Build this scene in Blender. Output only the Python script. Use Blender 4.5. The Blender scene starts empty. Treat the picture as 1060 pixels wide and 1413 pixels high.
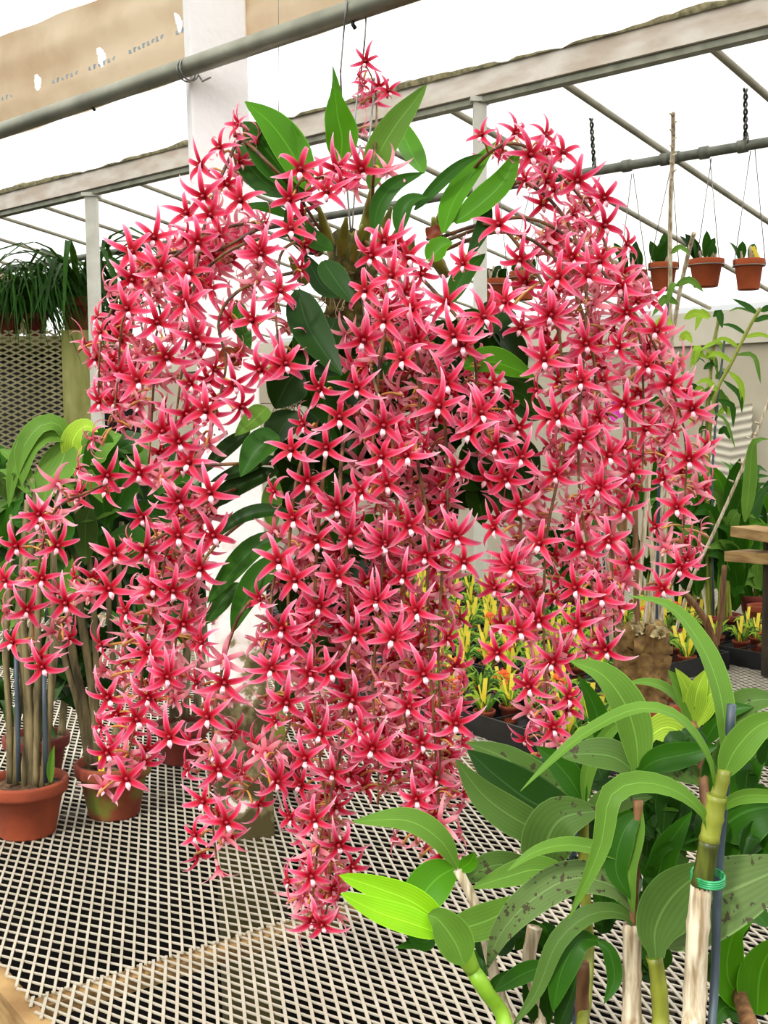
import bpy, math, random
from mathutils import Vector, Matrix, Euler
random.seed(7)
R = math.radians
# ------------------------------------------------------------------ camera, world, light, exposure
W_, H_, F_ = 1060.0, 1413.0, 1600.0
PITCH, ROLL = R(4.7), R(-0.5)
CAMZ, BZ = 1.6, 0.8
scn = bpy.context.scene
col = scn.collection
cam = bpy.data.cameras.new('camera'); camo = bpy.data.objects.new('camera', cam); col.objects.link(camo)
cam.sensor_fit = 'VERTICAL'; cam.sensor_height = 24.0; cam.lens = 24.0*F_/H_; cam.clip_start = 0.05
ROT = Matrix.Rotation(math.pi/2-PITCH, 4, 'X') @ Matrix.Rotation(ROLL, 4, 'Z')
camo.matrix_world = Matrix.Translation((0, 0, CAMZ)) @ ROT
scn.camera = camo
scn.view_settings.view_transform = 'Standard'
scn.view_settings.look = 'None'
scn.view_settings.gamma = 1.0
scn.view_settings.exposure = 0.40
scn.view_settings.use_curve_mapping = False
wd = bpy.data.worlds.new('overcast_sky'); scn.world = wd; wd.use_nodes = True
nt = wd.node_tree; nt.nodes.clear()
wo = nt.nodes.new('ShaderNodeOutputWorld'); bg = nt.nodes.new('ShaderNodeBackground')
tc = nt.nodes.new('ShaderNodeTexCoord'); sx = nt.nodes.new('ShaderNodeSeparateXYZ'); cr = nt.nodes.new('ShaderNodeValToRGB')
nt.links.new(tc.outputs['Generated'], sx.inputs[0]); nt.links.new(sx.outputs['Z'], cr.inputs[0])
cr.color_ramp.elements[0].position = 0.0; cr.color_ramp.elements[0].color = (.10, .11, .09, 1)
cr.color_ramp.elements[1].position = 0.30; cr.color_ramp.elements[1].color = (1, 1, 1, 1)
nt.links.new(cr.outputs[0], bg.inputs[0]); bg.inputs[1].default_value = 1.8
nt.links.new(bg.outputs[0], wo.inputs[0])
sun = bpy.data.lights.new('sun', 'SUN'); suno = bpy.data.objects.new('sun', sun); col.objects.link(suno)
sun.energy = 2.0; sun.angle = R(6); sun.color = (1.0, .97, .9)
suno.rotation_euler = Vector((-0.45, -0.75, 0.75)).to_track_quat('Z', 'Y').to_euler()

# ------------------------------------------------------------------ pixel helpers (photo frame -> place)
def ray(px, py):
    return (ROT.to_3x3() @ Vector(((px-W_/2)/F_, (H_/2-py)/F_, -1.0)))
def at(px, py, Y):
    d = ray(px, py); return Vector((0, 0, CAMZ)) + d*(Y/d.y)
def on_z(px, py, z=BZ):
    d = ray(px, py); return Vector((0, 0, CAMZ)) + d*((z-CAMZ)/d.z)
A_ = Vector((-.742, .670, 0)).normalized(); N_ = Vector((A_.y, -A_.x, 0))     # along the pipes / away from camera
K = 1.9                                             # how much deeper the rear bay stands than the front pipe
O_ = Vector((.21*K, 2.6*K, 0))
def P(s, t, z): return O_ + A_*s + N_*t + Vector((0, 0, z))
def on_t(px, py, t):
    d = ray(px, py); o = Vector((0, 0, CAMZ)); k = (t-(o-O_).dot(N_))/d.dot(N_); return o+d*k
def mpp(Y): return Y/F_
def project(p):
    v = ROT.to_3x3().transposed() @ (Vector(p)-Vector((0, 0, CAMZ)))
    return (W_/2+F_*v.x/-v.z, H_/2-F_*v.y/-v.z)
def lin(c):
    return tuple((x/255/12.92 if x/255 <= .04045 else ((x/255+.055)/1.055)**2.4) for x in c)

# ------------------------------------------------------------------ materials
def mat(name):
    m = bpy.data.materials.new(name); m.use_nodes = True; n = m.node_tree; n.nodes.clear()
    out = n.nodes.new('ShaderNodeOutputMaterial'); bs = n.nodes.new('ShaderNodeBsdfPrincipled')
    n.links.new(bs.outputs[0], out.inputs[0]); return m, n, bs, out
def noise_mat(name, c1, c2, scale=20, rough=.7, metal=0, detail=4, bump=0, stretch=None, p0=.35, p1=.65, c3=None, coord='Object', bscale=None):
    m, n, bs, out = mat(name)
    t = n.nodes.new('ShaderNodeTexCoord'); mp = n.nodes.new('ShaderNodeMapping'); no = n.nodes.new('ShaderNodeTexNoise'); r = n.nodes.new('ShaderNodeValToRGB')
    n.links.new(t.outputs[coord], mp.inputs[0]); n.links.new(mp.outputs[0], no.inputs['Vector']); n.links.new(no.outputs['Fac'], r.inputs[0])
    if stretch: mp.inputs['Scale'].default_value = stretch
    no.inputs['Scale'].default_value = scale; no.inputs['Detail'].default_value = detail
    r.color_ramp.elements[0].position = p0; r.color_ramp.elements[1].position = p1
    r.color_ramp.elements[0].color = (*lin(c1), 1); r.color_ramp.elements[1].color = (*lin(c2), 1)
    if c3:
        e = r.color_ramp.elements.new(min(.98, p1+.12)); e.color = (*lin(c3), 1)
    n.links.new(r.outputs[0], bs.inputs['Base Color']); bs.inputs['Roughness'].default_value = rough; bs.inputs['Metallic'].default_value = metal
    if bump:
        b = n.nodes.new('ShaderNodeBump'); b.inputs['Strength'].default_value = bump; b.inputs['Distance'].default_value = .005
        src = no
        if bscale:
            src = n.nodes.new('ShaderNodeTexNoise'); src.inputs['Scale'].default_value = bscale; n.links.new(mp.outputs[0], src.inputs['Vector'])
        n.links.new(src.outputs['Fac'], b.inputs['Height']); n.links.new(b.outputs[0], bs.inputs['Normal'])
    return m
def leaf_mat(name, c, cback, rough=.38, trans=.25, vein=.18, spots=0.0, var=.25):
    m, n, bs, out = mat(name)
    uv = n.nodes.new('ShaderNodeUVMap'); uv.uv_map = 'UVMap'
    s = n.nodes.new('ShaderNodeSeparateXYZ'); n.links.new(uv.outputs[0], s.inputs[0])
    def M(op, a, b=None):
        k = n.nodes.new('ShaderNodeMath'); k.operation = op
        for i, v in enumerate((a, b)):
            if v is None: continue
            if isinstance(v, (int, float)): k.inputs[i].default_value = v
            else: n.links.new(v, k.inputs[i])
        return k.outputs[0]
    u = s.outputs[0]
    mid = M('ABSOLUTE', M('SUBTRACT', u, .5))
    rib = M('LESS_THAN', mid, .022)
    edge = M('GREATER_THAN', mid, .475)
    vn = M('MULTIPLY', M('ADD', M('SINE', M('MULTIPLY', u, 62.0)), 1.0), .5*vein)
    geo = n.nodes.new('ShaderNodeNewGeometry')
    tco = n.nodes.new('ShaderNodeTexCoord'); no = n.nodes.new('ShaderNodeTexNoise'); no.inputs['Scale'].default_value = 14
    n.links.new(tco.outputs['Object'], no.inputs['Vector'])
    mx = n.nodes.new('ShaderNodeMix'); mx.data_type = 'RGBA'; mx.inputs[6].default_value = (*lin(c), 1); mx.inputs[7].default_value = (*lin(cback), 1)
    n.links.new(geo.outputs['Backfacing'], mx.inputs[0])
    hs = n.nodes.new('ShaderNodeHueSaturation'); n.links.new(mx.outputs[2], hs.inputs['Color'])
    val = M('ADD', M('SUBTRACT', 1.0+var*.0, vn), M('MULTIPLY', M('SUBTRACT', no.outputs['Fac'], .5), var*2))
    n.links.new(val, hs.inputs['Value'])
    m2 = n.nodes.new('ShaderNodeMix'); m2.data_type = 'RGBA'; n.links.new(hs.outputs[0], m2.inputs[6])
    m2.inputs[7].default_value = (*[min(1, x*1.7+.02) for x in lin(c)], 1)
    n.links.new(M('MULTIPLY', M('MAXIMUM', rib, edge), .55), m2.inputs[0])
    last = m2.outputs[2]
    if spots:
        n2 = n.nodes.new('ShaderNodeTexNoise'); n2.inputs['Scale'].default_value = 120; n2.inputs['Detail'].default_value = 3
        n3 = n.nodes.new('ShaderNodeTexNoise'); n3.inputs['Scale'].default_value = 11
        n.links.new(tco.outputs['Object'], n2.inputs['Vector']); n.links.new(tco.outputs['Object'], n3.inputs['Vector'])
        f = M('MULTIPLY', M('GREATER_THAN', n2.outputs['Fac'], .60), M('GREATER_THAN', n3.outputs['Fac'], .62-spots*.14))
        m3 = n.nodes.new('ShaderNodeMix'); m3.data_type = 'RGBA'; n.links.new(last, m3.inputs[6]); m3.inputs[7].default_value = (*lin((62, 48, 38)), 1)
        n.links.new(M('MULTIPLY', f, .85), m3.inputs[0]); last = m3.outputs[2]
    n.links.new(last, bs.inputs['Base Color']); bs.inputs['Roughness'].default_value = rough+.08; bs.inputs['Specular IOR Level'].default_value = .14
    tr = n.nodes.new('ShaderNodeBsdfTranslucent'); n.links.new(last, tr.inputs[0])
    ms = n.nodes.new('ShaderNodeMixShader'); ms.inputs[0].default_value = trans
    n.links.new(bs.outputs[0], ms.inputs[1]); n.links.new(tr.outputs[0], ms.inputs[2]); n.links.new(ms.outputs[0], out.inputs[0])
    return m
def petal_mat():
    m, n, bs, out = mat('petal_pink')
    uv = n.nodes.new('ShaderNodeUVMap'); uv.uv_map = 'UVMap'; s = n.nodes.new('ShaderNodeSeparateXYZ'); n.links.new(uv.outputs[0], s.inputs[0])
    r = n.nodes.new('ShaderNodeValToRGB'); n.links.new(s.outputs[1], r.inputs[0])
    st = [(0, (120, 0, 14)), (.14, (182, 2, 28)), (.30, (218, 30, 74)), (.58, (238, 84, 128)), (.84, (250, 156, 180)), (1, (255, 226, 232))]
    e = r.color_ramp.elements
    e[0].position = 0; e[0].color = (*lin(st[0][1]), 1); e[1].position = 1; e[1].color = (*lin(st[-1][1]), 1)
    for p_, c_ in st[1:-1]:
        k = e.new(p_); k.color = (*lin(c_), 1)
    r2 = n.nodes.new('ShaderNodeValToRGB'); n.links.new(s.outputs[1], r2.inputs[0])
    e = r2.color_ramp.elements
    e[0].position = 0; e[0].color = (*lin((205, 60, 84)), 1); e[1].position = .6; e[1].color = (*lin((252, 178, 190)), 1)
    # edges lighter
    a = n.nodes.new('ShaderNodeMath'); a.operation = 'SUBTRACT'; n.links.new(s.outputs[0], a.inputs[0]); a.inputs[1].default_value = .5
    b = n.nodes.new('ShaderNodeMath'); b.operation = 'MULTIPLY'; n.links.new(a.outputs[0], b.inputs[0]); n.links.new(a.outputs[0], b.inputs[1])
    c = n.nodes.new('ShaderNodeMath'); c.operation = 'MULTIPLY'; n.links.new(b.outputs[0], c.inputs[0]); c.inputs[1].default_value = 2.8
    c2 = n.nodes.new('ShaderNodeMath'); c2.operation = 'MULTIPLY'; n.links.new(c.outputs[0], c2.inputs[0]); n.links.new(s.outputs[1], c2.inputs[1])
    me = n.nodes.new('ShaderNodeMix'); me.data_type = 'RGBA'; n.links.new(c2.outputs[0], me.inputs[0]); n.links.new(r.outputs[0], me.inputs[6]); me.inputs[7].default_value = (*lin((255, 190, 205)), 1)
    geo = n.nodes.new('ShaderNodeNewGeometry'); mx = n.nodes.new('ShaderNodeMix'); mx.data_type = 'RGBA'
    n.links.new(geo.outputs['Backfacing'], mx.inputs[0]); n.links.new(me.outputs[2], mx.inputs[6]); n.links.new(r2.outputs[0], mx.inputs[7])
    n.links.new(mx.outputs[2], bs.inputs['Base Color']); bs.inputs['Roughness'].default_value = .55; bs.inputs['Specular IOR Level'].default_value = .2
    tr = n.nodes.new('ShaderNodeBsdfTranslucent'); n.links.new(mx.outputs[2], tr.inputs[0])
    ms = n.nodes.new('ShaderNodeMixShader'); ms.inputs[0].default_value = .30
    n.links.new(bs.outputs[0], ms.inputs[1]); n.links.new(tr.outputs[0], ms.inputs[2]); n.links.new(ms.outputs[0], out.inputs[0])
    return m
def film_mat(name, c, c2, transp=.62, scale=1.2):
    m, n, bs, out = mat(name)
    t = n.nodes.new('ShaderNodeTexCoord'); no = n.nodes.new('ShaderNodeTexNoise'); no.inputs['Scale'].default_value = scale; no.inputs['Detail'].default_value = 5
    r = n.nodes.new('ShaderNodeValToRGB'); n.links.new(t.outputs['Object'], no.inputs['Vector']); n.links.new(no.outputs['Fac'], r.inputs[0])
    r.color_ramp.elements[0].position = .32; r.color_ramp.elements[0].color = (*lin(c2), 1); r.color_ramp.elements[1].position = .5; r.color_ramp.elements[1].color = (*lin(c), 1)
    tr = n.nodes.new('ShaderNodeBsdfTranslucent'); n.links.new(r.outputs[0], tr.inputs[0]); n.links.new(r.outputs[0], bs.inputs['Base Color']); bs.inputs['Roughness'].default_value = .6
    ms = n.nodes.new('ShaderNodeMixShader'); ms.inputs[0].default_value = transp
    n.links.new(bs.outputs[0], ms.inputs[1]); n.links.new(tr.outputs[0], ms.inputs[2]); n.links.new(ms.outputs[0], out.inputs[0])
    return m
M = {}
M['petal'] = petal_mat()
M['lip'] = noise_mat('lip_white', (255, 225, 232), (250, 170, 190), 260, .5)
M['column'] = noise_mat('column_crimson', (120, 0, 18), (170, 8, 34), 300, .4)
M['pedicel'] = noise_mat('pedicel_ochre', (176, 112, 44), (196, 150, 70), 90, .5)
M['stem'] = noise_mat('spike_brown', (70, 38, 30), (128, 92, 46), 40, .55)
M['leaf'] = leaf_mat('leaf_green', (74, 134, 14), (112, 152, 36), vein=.05)
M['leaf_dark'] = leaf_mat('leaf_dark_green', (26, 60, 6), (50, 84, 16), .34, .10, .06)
M['leaf_yellow_green'] = leaf_mat('leaf_lime', (142, 206, 28), (150, 206, 60), .35, .35, .12)  # bright yellow-green of the new growth itself
M['leaf_soft'] = leaf_mat('leaf_soft_green', (92, 132, 44), (110, 146, 56), .42, .18, .10)
M['leaf_grey'] = leaf_mat('leaf_grey_green', (74, 104, 42), (86, 114, 50), .45, .12, .12, .1)
M['leaf_spot'] = leaf_mat('leaf_spotted', (92, 116, 62), (92, 116, 58), .5, .10, .12, 1.0)
M['leaf_mid'] = leaf_mat('leaf_mid_green', (42, 88, 12), (66, 104, 24), .34, .16, .08)
M['leaf_pale'] = leaf_mat('leaf_pale_lime', (160, 196, 60), (168, 200, 76), .42, .35, .2)
M['grass'] = leaf_mat('grass_green', (44, 84, 26), (72, 108, 36), .45, .2)
M['bulb'] = noise_mat('pseudobulb_green', (92, 104, 30), (150, 152, 60), 30, .4)
M['moss'] = noise_mat('mossy_fibre', (52, 48, 24), (116, 112, 48), 60, .95, bump=.8, detail=8, c3=(150, 140, 96))
M['root'] = noise_mat('root_tan', (120, 96, 62), (186, 168, 128), 60, .8)
M['sheath'] = noise_mat('dry_sheath', (120, 44, 18), (186, 84, 30), 30, .6)
M['terra'] = noise_mat('terracotta', (112, 46, 24), (156, 70, 38), 9, .85, detail=7, bump=.15, bscale=80)
M['terra_light'] = noise_mat('terracotta_orange', (160, 72, 32), (184, 88, 46), 12, .85, detail=7)
M['terra_moss'] = noise_mat('terracotta_mossy', (122, 44, 28), (134, 64, 36), 8, .85, detail=5, p0=.4, p1=.5, c3=(118, 132, 46), bump=.1)
M['terra_dark'] = noise_mat('terracotta_dark', (88, 26, 20), (120, 44, 32), 10, .85, detail=5)
M['soil'] = noise_mat('bark_mix', (30, 20, 12), (112, 82, 50), 60, .95, bump=1, detail=6, c3=(190, 165, 120))
M['paint'] = noise_mat('white_paint', (250, 248, 244), (240, 235, 228), 6, .7, detail=8, bump=.25, bscale=50, stretch=(1, 1, .35))
M['galv'] = noise_mat('galvanised_mesh', (178, 170, 150), (200, 192, 174), 14, .5, .25, p0=.3, p1=.7)
M['galv_old'] = noise_mat('weathered_mesh', (128, 122, 84), (156, 148, 108), 10, .6, .2)
M['pipe'] = noise_mat('grey_pipe', (128, 130, 112), (160, 160, 142), 12, .5, .45, detail=8, stretch=(1, 1, 1), c3=(150, 128, 104))
M['pipe_dark'] = noise_mat('dull_pipe', (104, 108, 96), (134, 136, 124), 14, .55, .3)
M['pole'] = noise_mat('pole_paint', (222, 220, 208), (200, 198, 184), 9, .5)
M['beamw'] = noise_mat('weathered_beam', (206, 190, 172), (236, 228, 216), 5, .85, detail=9, stretch=(1, 1, 3), c3=(226, 204, 194))
M['beam_edge'] = noise_mat('ragged_edge', (92, 88, 62), (150, 140, 104), 40, .95, detail=6)
M['bar'] = noise_mat('bar_grey', (150, 146, 128), (178, 172, 152), 10, .6)
M['wire'] = noise_mat('wire_steel', (120, 120, 116), (156, 156, 150), 20, .35, .7)
M['film'] = film_mat('white_film', (255, 255, 253), (252, 246, 236), .72, .8)
M['tan'] = film_mat('tan_sheet', (232, 210, 178), (206, 178, 142), .42, 3.5)
M['wall'] = noise_mat('wall_render', (196, 186, 160), (206, 198, 176), 3, .9, detail=6)
M['wall_light'] = noise_mat('wall_band', (214, 206, 184), (226, 218, 198), 3, .9, detail=6)
M['floor'] = noise_mat('floor_earth', (8, 7, 6), (18, 14, 11), 5, .95)
M['wood'] = noise_mat('board_brown', (128, 96, 54), (176, 144, 92), 12, .85, detail=7, stretch=(1, 1, 6), c3=(120, 122, 50))
M['wood_dark'] = noise_mat('shade_dark_wood', (34, 28, 18), (58, 48, 30), 12, .95)  # under-bench shade put into the wood colour; plank shelf uprights share it
M['board_green'] = noise_mat('algae_board', (128, 130, 62), (164, 162, 96), 4, .85, detail=5, stretch=(3, 3, 1), c3=(186, 180, 130))
M['black'] = noise_mat('black_plastic', (12, 12, 12), (28, 28, 28), 20, .5)
M['stake'] = noise_mat('stake_slate', (40, 52, 62), (74, 88, 98), 50, .5, stretch=(1, 1, .1))
M['tie'] = noise_mat('tie_green', (24, 130, 70), (60, 170, 110), 60, .35)
M['cane_dry'] = noise_mat('cane_dry', (150, 128, 96), (226, 214, 186), 26, .8, stretch=(6, 6, .5), detail=6, bump=.4)
M['cane_green'] = noise_mat('cane_green', (110, 116, 34), (150, 158, 58), 20, .45, stretch=(2, 2, .6), c3=(84, 64, 30))
M['cane_lime'] = noise_mat('cane_lime', (104, 152, 26), (140, 184, 48), 14, .4)
M['cane_grey'] = noise_mat('cane_grey', (66, 58, 34), (140, 126, 86), 18, .7, stretch=(4, 4, .6), detail=6)
M['cane_brown'] = noise_mat('cane_brown', (92, 60, 34), (140, 100, 62), 24, .7, stretch=(4, 4, .6))
M['cane_dark'] = noise_mat('cane_tie_dark', (40, 46, 16), (96, 104, 30), 30, .4, stretch=(3, 3, .5))
M['yellow'] = noise_mat('label_yellow', (240, 214, 40), (250, 230, 90), 30, .5)
M['orange'] = noise_mat('petal_orange', (232, 70, 20), (246, 120, 30), 80, .5)
M['magenta'] = noise_mat('petal_magenta', (190, 10, 140), (226, 50, 180), 80, .5)
M['white'] = noise_mat('tag_white', (240, 240, 236), (250, 250, 248), 30, .6)
M['knot'] = noise_mat('wood_knot', (70, 52, 40), (130, 110, 90), 60, .8)
M['ink'] = noise_mat('ink_blue', (150, 168, 180), (170, 184, 190), 60, .8)
# moss creeping up the foot of the white post
def post_mat():
    m, n, bs, out = mat('white_post_mossy_foot')
    t = n.nodes.new('ShaderNodeTexCoord'); s = n.nodes.new('ShaderNodeSeparateXYZ'); n.links.new(t.outputs['Object'], s.inputs[0])
    no = n.nodes.new('ShaderNodeTexNoise'); no.inputs['Scale'].default_value = 17; no.inputs['Detail'].default_value = 12; n.links.new(t.outputs['Object'], no.inputs['Vector'])
    k = n.nodes.new('ShaderNodeMath'); k.operation = 'MULTIPLY_ADD'; n.links.new(no.outputs['Fac'], k.inputs[0]); k.inputs[1].default_value = -1.5; n.links.new(s.outputs[2], k.inputs[2])
    r = n.nodes.new('ShaderNodeValToRGB'); n.links.new(k.outputs[0], r.inputs[0])
    e = r.color_ramp.elements; e[0].position = .17; e[0].color = (*lin((74, 66, 30)), 1); e[1].position = .55; e[1].color = (*lin((255, 252, 250)), 1)
    q = e.new(.30); q.color = (*lin((140, 130, 92)), 1); q = e.new(.345); q.color = (*lin((232, 222, 214)), 1)
    n.links.new(r.outputs[0], bs.inputs['Base Color']); bs.inputs['Roughness'].default_value = .8
    n2 = n.nodes.new('ShaderNodeTexNoise'); n2.inputs['Scale'].default_value = 70; n2.inputs['Detail'].default_value = 6; n.links.new(t.outputs['Object'], n2.inputs['Vector'])
    b = n.nodes.new('ShaderNodeBump'); b.inputs['Strength'].default_value = .35; b.inputs['Distance'].default_value = .004; n.links.new(n2.outputs['Fac'], b.inputs['Height']); n.links.new(b.outputs[0], bs.inputs['Normal'])
    return m
M['post'] = post_mat()

M['floor'].node_tree.nodes['Principled BSDF'].inputs['Specular IOR Level'].default_value = .05
# ------------------------------------------------------------------ mesh helpers
class MB:
    def __init__(s): s.v = []; s.f = []; s.uv = []; s.mi = []; s.mats = []
    def m(s, name):
        if name not in s.mats: s.mats.append(name)
        return s.mats.index(name)
    def add(s, vs, fs, mt, uvs=None):
        o = len(s.v); s.v.extend([tuple(x) for x in vs]); k = s.m(mt)
        for f in fs:
            s.f.append(tuple(o+i for i in f)); s.mi.append(k)
            s.uv.extend([(uvs[i] if uvs else (.25, .5)) for i in f])
    def merge(s, other, mx):
        o = len(s.v); s.v.extend([tuple(mx @ Vector(x)) for x in other.v])
        mp = [s.m(n_) for n_ in other.mats]
        for f, k in zip(other.f, other.mi): s.f.append(tuple(o+i for i in f)); s.mi.append(mp[k])
        s.uv.extend(other.uv)
    def mesh(s, name, smooth=True):
        me = bpy.data.meshes.new(name); me.from_pydata(s.v, [], s.f); 
        for k in s.mats: me.materials.append(M[k])
        me.polygons.foreach_set('material_index', s.mi)
        ul = me.uv_layers.new(name='UVMap'); flat = [c for p_ in s.uv for c in p_]; ul.data.foreach_set('uv', flat)
        me.polygons.foreach_set('use_smooth', [smooth]*len(s.f)); me.update(); return me
    def build(s, name, parent=None, smooth=True):
        o = bpy.data.objects.new(name, s.mesh(name, smooth)); col.objects.link(o)
        if parent: 
            o.parent = parent
            o.matrix_parent_inverse = Matrix.Translation(parent.location).inverted()
        return o
def tag(o, label=None, cat=None, group=None, kind=None):
    for k, v in (('label', label), ('category', cat), ('group', group), ('kind', kind)):
        if v: o[k] = v
    return o
def empty(name, loc, label=None, cat=None, group=None):
    o = bpy.data.objects.new(name, None); col.objects.link(o); o.location = loc; o.empty_display_size = .05
    return tag(o, label, cat, group)
def copy_tree(o, parent=None):
    c = o.copy(); col.objects.link(c); c.parent = parent
    if parent: c.matrix_parent_inverse = o.matrix_parent_inverse
    for ch in [x for x in o.children]: copy_tree(ch, c)
    return c
def cat_rom(pts, n):
    pts = [Vector(p_) for p_ in pts]
    if len(pts) == 2: return [pts[0].lerp(pts[1], i/(n-1)) for i in range(n)]
    L = [0]
    for i in range(1, len(pts)): L.append(L[-1]+(pts[i]-pts[i-1]).length)
    out = []
    for i in range(n):
        d = L[-1]*i/(n-1); k = 0
        while k < len(pts)-2 and d > L[k+1]: k += 1
        t = (d-L[k])/max(1e-9, L[k+1]-L[k])
        p0 = pts[k-1] if k > 0 else pts[k]*2-pts[k+1]; p1, p2 = pts[k], pts[k+1]; p3 = pts[k+2] if k+2 < len(pts) else p2*2-p1
        out.append(.5*((2*p1)+(-p0+p2)*t+(2*p0-5*p1+4*p2-p3)*t*t+(-p0+3*p1-3*p2+p3)*t**3))
    return out
def tube(mb, pts, r, mt, seg=8, n=None, rings=False, cap=True):
    pts = cat_rom(pts, n) if n else [Vector(p_) for p_ in pts]
    N = len(pts); rr = (lambda t: r) if isinstance(r, (int, float)) else (r if callable(r) else (lambda t: r[0]+(r[1]-r[0])*t))
    vs = []; fs = []; up = None
    for i, p_ in enumerate(pts):
        T = (pts[min(i+1, N-1)]-pts[max(i-1, 0)]).normalized()
        if up is None: up = Vector((0, 0, 1)) if abs(T.z) < .9 else Vector((1, 0, 0))
        s = T.cross(up).normalized(); up = s.cross(T).normalized()
        q = rr(i/(N-1))
        if rings and i % rings == 0: q *= 1.12
        for k in range(seg):
            a = 2*math.pi*k/seg; vs.append(p_+s*(math.cos(a)*q)+up*(math.sin(a)*q))
    for i in range(N-1):
        for k in range(seg):
            a = i*seg+k; b = i*seg+(k+1) % seg; fs.append((a, b, b+seg, a+seg))
    if cap: fs.append(tuple(range(seg))[::-1]); fs.append(tuple((N-1)*seg+k for k in range(seg)))
    mb.add(vs, fs, mt)
def box(mb, c, sx_, sy_, sz_, mt, ax=None):
    ax = ax or (Vector((1, 0, 0)), Vector((0, 1, 0)), Vector((0, 0, 1)))
    c = Vector(c); vs = [c+ax[0]*(a*sx_/2)+ax[1]*(b*sy_/2)+ax[2]*(d*sz_/2) for a in (-1, 1) for b in (-1, 1) for d in (-1, 1)]
    mb.add(vs, [(0, 1, 3, 2), (4, 6, 7, 5), (0, 4, 5, 1), (2, 3, 7, 6), (0, 2, 6, 4), (1, 5, 7, 3)], mt)
def bar(mb, a, b, w, h, mt, up=Vector((0, 0, 1))):
    a = Vector(a); b = Vector(b); T = (b-a); L = T.length; T.normalize(); s = T.cross(up).normalized(); u = s.cross(T)
    box(mb, (a+b)/2, L, w, h, mt, (T, s, u))
def lathe(mb, prof, mt, c=(0, 0, 0), seg=24, capbot=True, wob=0):
    c = Vector(c); vs = []; fs = []
    for (r, z) in prof:
        for k in range(seg):
            a = 2*math.pi*k/seg; q = r*(1+wob*math.sin(3*a+z*40)+wob*math.sin(7*a+z*90)*.6); vs.append(c+Vector((q*math.cos(a), q*math.sin(a), z)))
    for i in range(len(prof)-1):
        for k in range(seg):
            a = i*seg+k; b = i*seg+(k+1) % seg; fs.append((a, b, b+seg, a+seg))
    if capbot: fs.append(tuple(range(seg))[::-1])
    mb.add(vs, fs, mt)
def leaf(mb, pts, width, mt, hint=(0, -.85, .5), fold=.25, roll=0, n=14, shape=.75, base=.14, wave=0, roll2=None, blunt=.8):
    c = cat_rom(pts, n); hint = Vector(hint).normalized(); vs = []; uvs = []; fs = []
    roll2 = roll if roll2 is None else roll2; ph = random.random()*6
    for i, p_ in enumerate(c):
        t = i/(n-1); T = (c[min(i+1, n-1)]-c[max(i-1, 0)]).normalized()
        Nn = hint-T*hint.dot(T)
        if Nn.length < 1e-3: Nn = Vector((0, 0, 1))-T*T.z
        Nn.normalize(); q = Matrix.Rotation(R(roll+(roll2-roll)*t), 3, T); Nn = q @ Nn; S = T.cross(Nn)
        w = max(math.sin(math.pi*min(1, t**shape))**blunt, base*(1-t)) * width*.5
        if i == n-1: w = width*.015
        for u in (-1, -.5, 0, .5, 1):
            off = fold*(abs(u)**1.3)*w + wave*w*math.sin(t*14+ph)*abs(u)*u
            vs.append(p_+S*(u*w*math.cos(fold*.8))+Nn*off); uvs.append(((u+1)/2, t))
    for i in range(n-1):
        for k in range(4):
            a = i*5+k; fs.append((a, a+1, a+6, a+5))
    # orient towards hint
    v0, v1, v2 = vs[fs[len(fs)//2][0]], vs[fs[len(fs)//2][1]], vs[fs[len(fs)//2][2]]
    if (Vector(v1)-Vector(v0)).cross(Vector(v2)-Vector(v0)).dot(hint) < 0: fs = [f[::-1] for f in fs]
    mb.add(vs, fs, mt, uvs)
def pxpath(pts, Y0, Y1=None):
    Y1 = Y0 if Y1 is None else Y1; n = len(pts)
    return [at(x, y, Y0+(Y1-Y0)*i/(n-1)) for i, (x, y) in enumerate(pts)]
def strap(parent, pts, Y0, Y1, wpx, mt, name='leaf', **k):
    mb = MB(); leaf(mb, pxpath(pts, Y0, Y1), wpx*mpp((Y0+Y1)/2), mt, **k); return mb.build(name, parent)

# ================================================================== STRUCTURE
mb = MB(); mb.add([(-16, -3, 0), (12, -3, 0), (12, 22, 0), (-16, 22, 0)], [(0, 1, 2, 3)], 'floor'); tag(mb.build('floor', smooth=False), kind='structure')
# far wall, parallel to the pipes
TW = 2.06*K
def bx_st(mb, s0, s1, t0, t1, z0, z1, mt):
    c = P((s0+s1)/2, (t0+t1)/2, (z0+z1)/2); box(mb, c, abs(s1-s0), abs(t1-t0), abs(z1-z0), mt, (A_, N_, Vector((0, 0, 1))))
mb = MB(); bx_st(mb, -7, 15, TW, TW+.12, 0, CAMZ+.26*K, 'wall'); tag(mb.build('wall_back', smooth=False), kind='structure')
mb = MB(); bx_st(mb, -7, 15, TW-.04, TW+.12, CAMZ+.26*K, CAMZ+.385*K, 'wall_light'); tag(mb.build('trim_1', smooth=False), kind='structure')
ZB = CAMZ+.745*K
def roofz(t): return ZB-.165*t
# translucent roof films
def sheet(name, s0, s1, t0, z0, t1, z1, mt, ns=20, ntt=8, sag=.02):
    mb = MB(); vs = []; fs = []
    for i in range(ns+1):
        for j in range(ntt+1):
            s = s0+(s1-s0)*i/ns; t = t0+(t1-t0)*j/ntt
            z = z0+(z1-z0)*j/ntt-sag*math.sin(math.pi*j/ntt)*(.5+.5*math.sin(i*1.7))
            vs.append(P(s, t, z))
    for i in range(ns):
        for j in range(ntt):
            a = i*(ntt+1)+j; fs.append((a, a+1, a+ntt+2, a+ntt+1))
    mb.add(vs, fs, mt); return mb.build(name)
tag(sheet('ceiling', -7, 15, 0, roofz(0)+.085, TW+.3, roofz(TW+.3)+.085, 'film'), kind='structure')
tag(sheet('ceiling', -7, 15, .6, ZB+.9, -6.8, ZB+2.6, 'film'), kind='structure')
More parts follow.
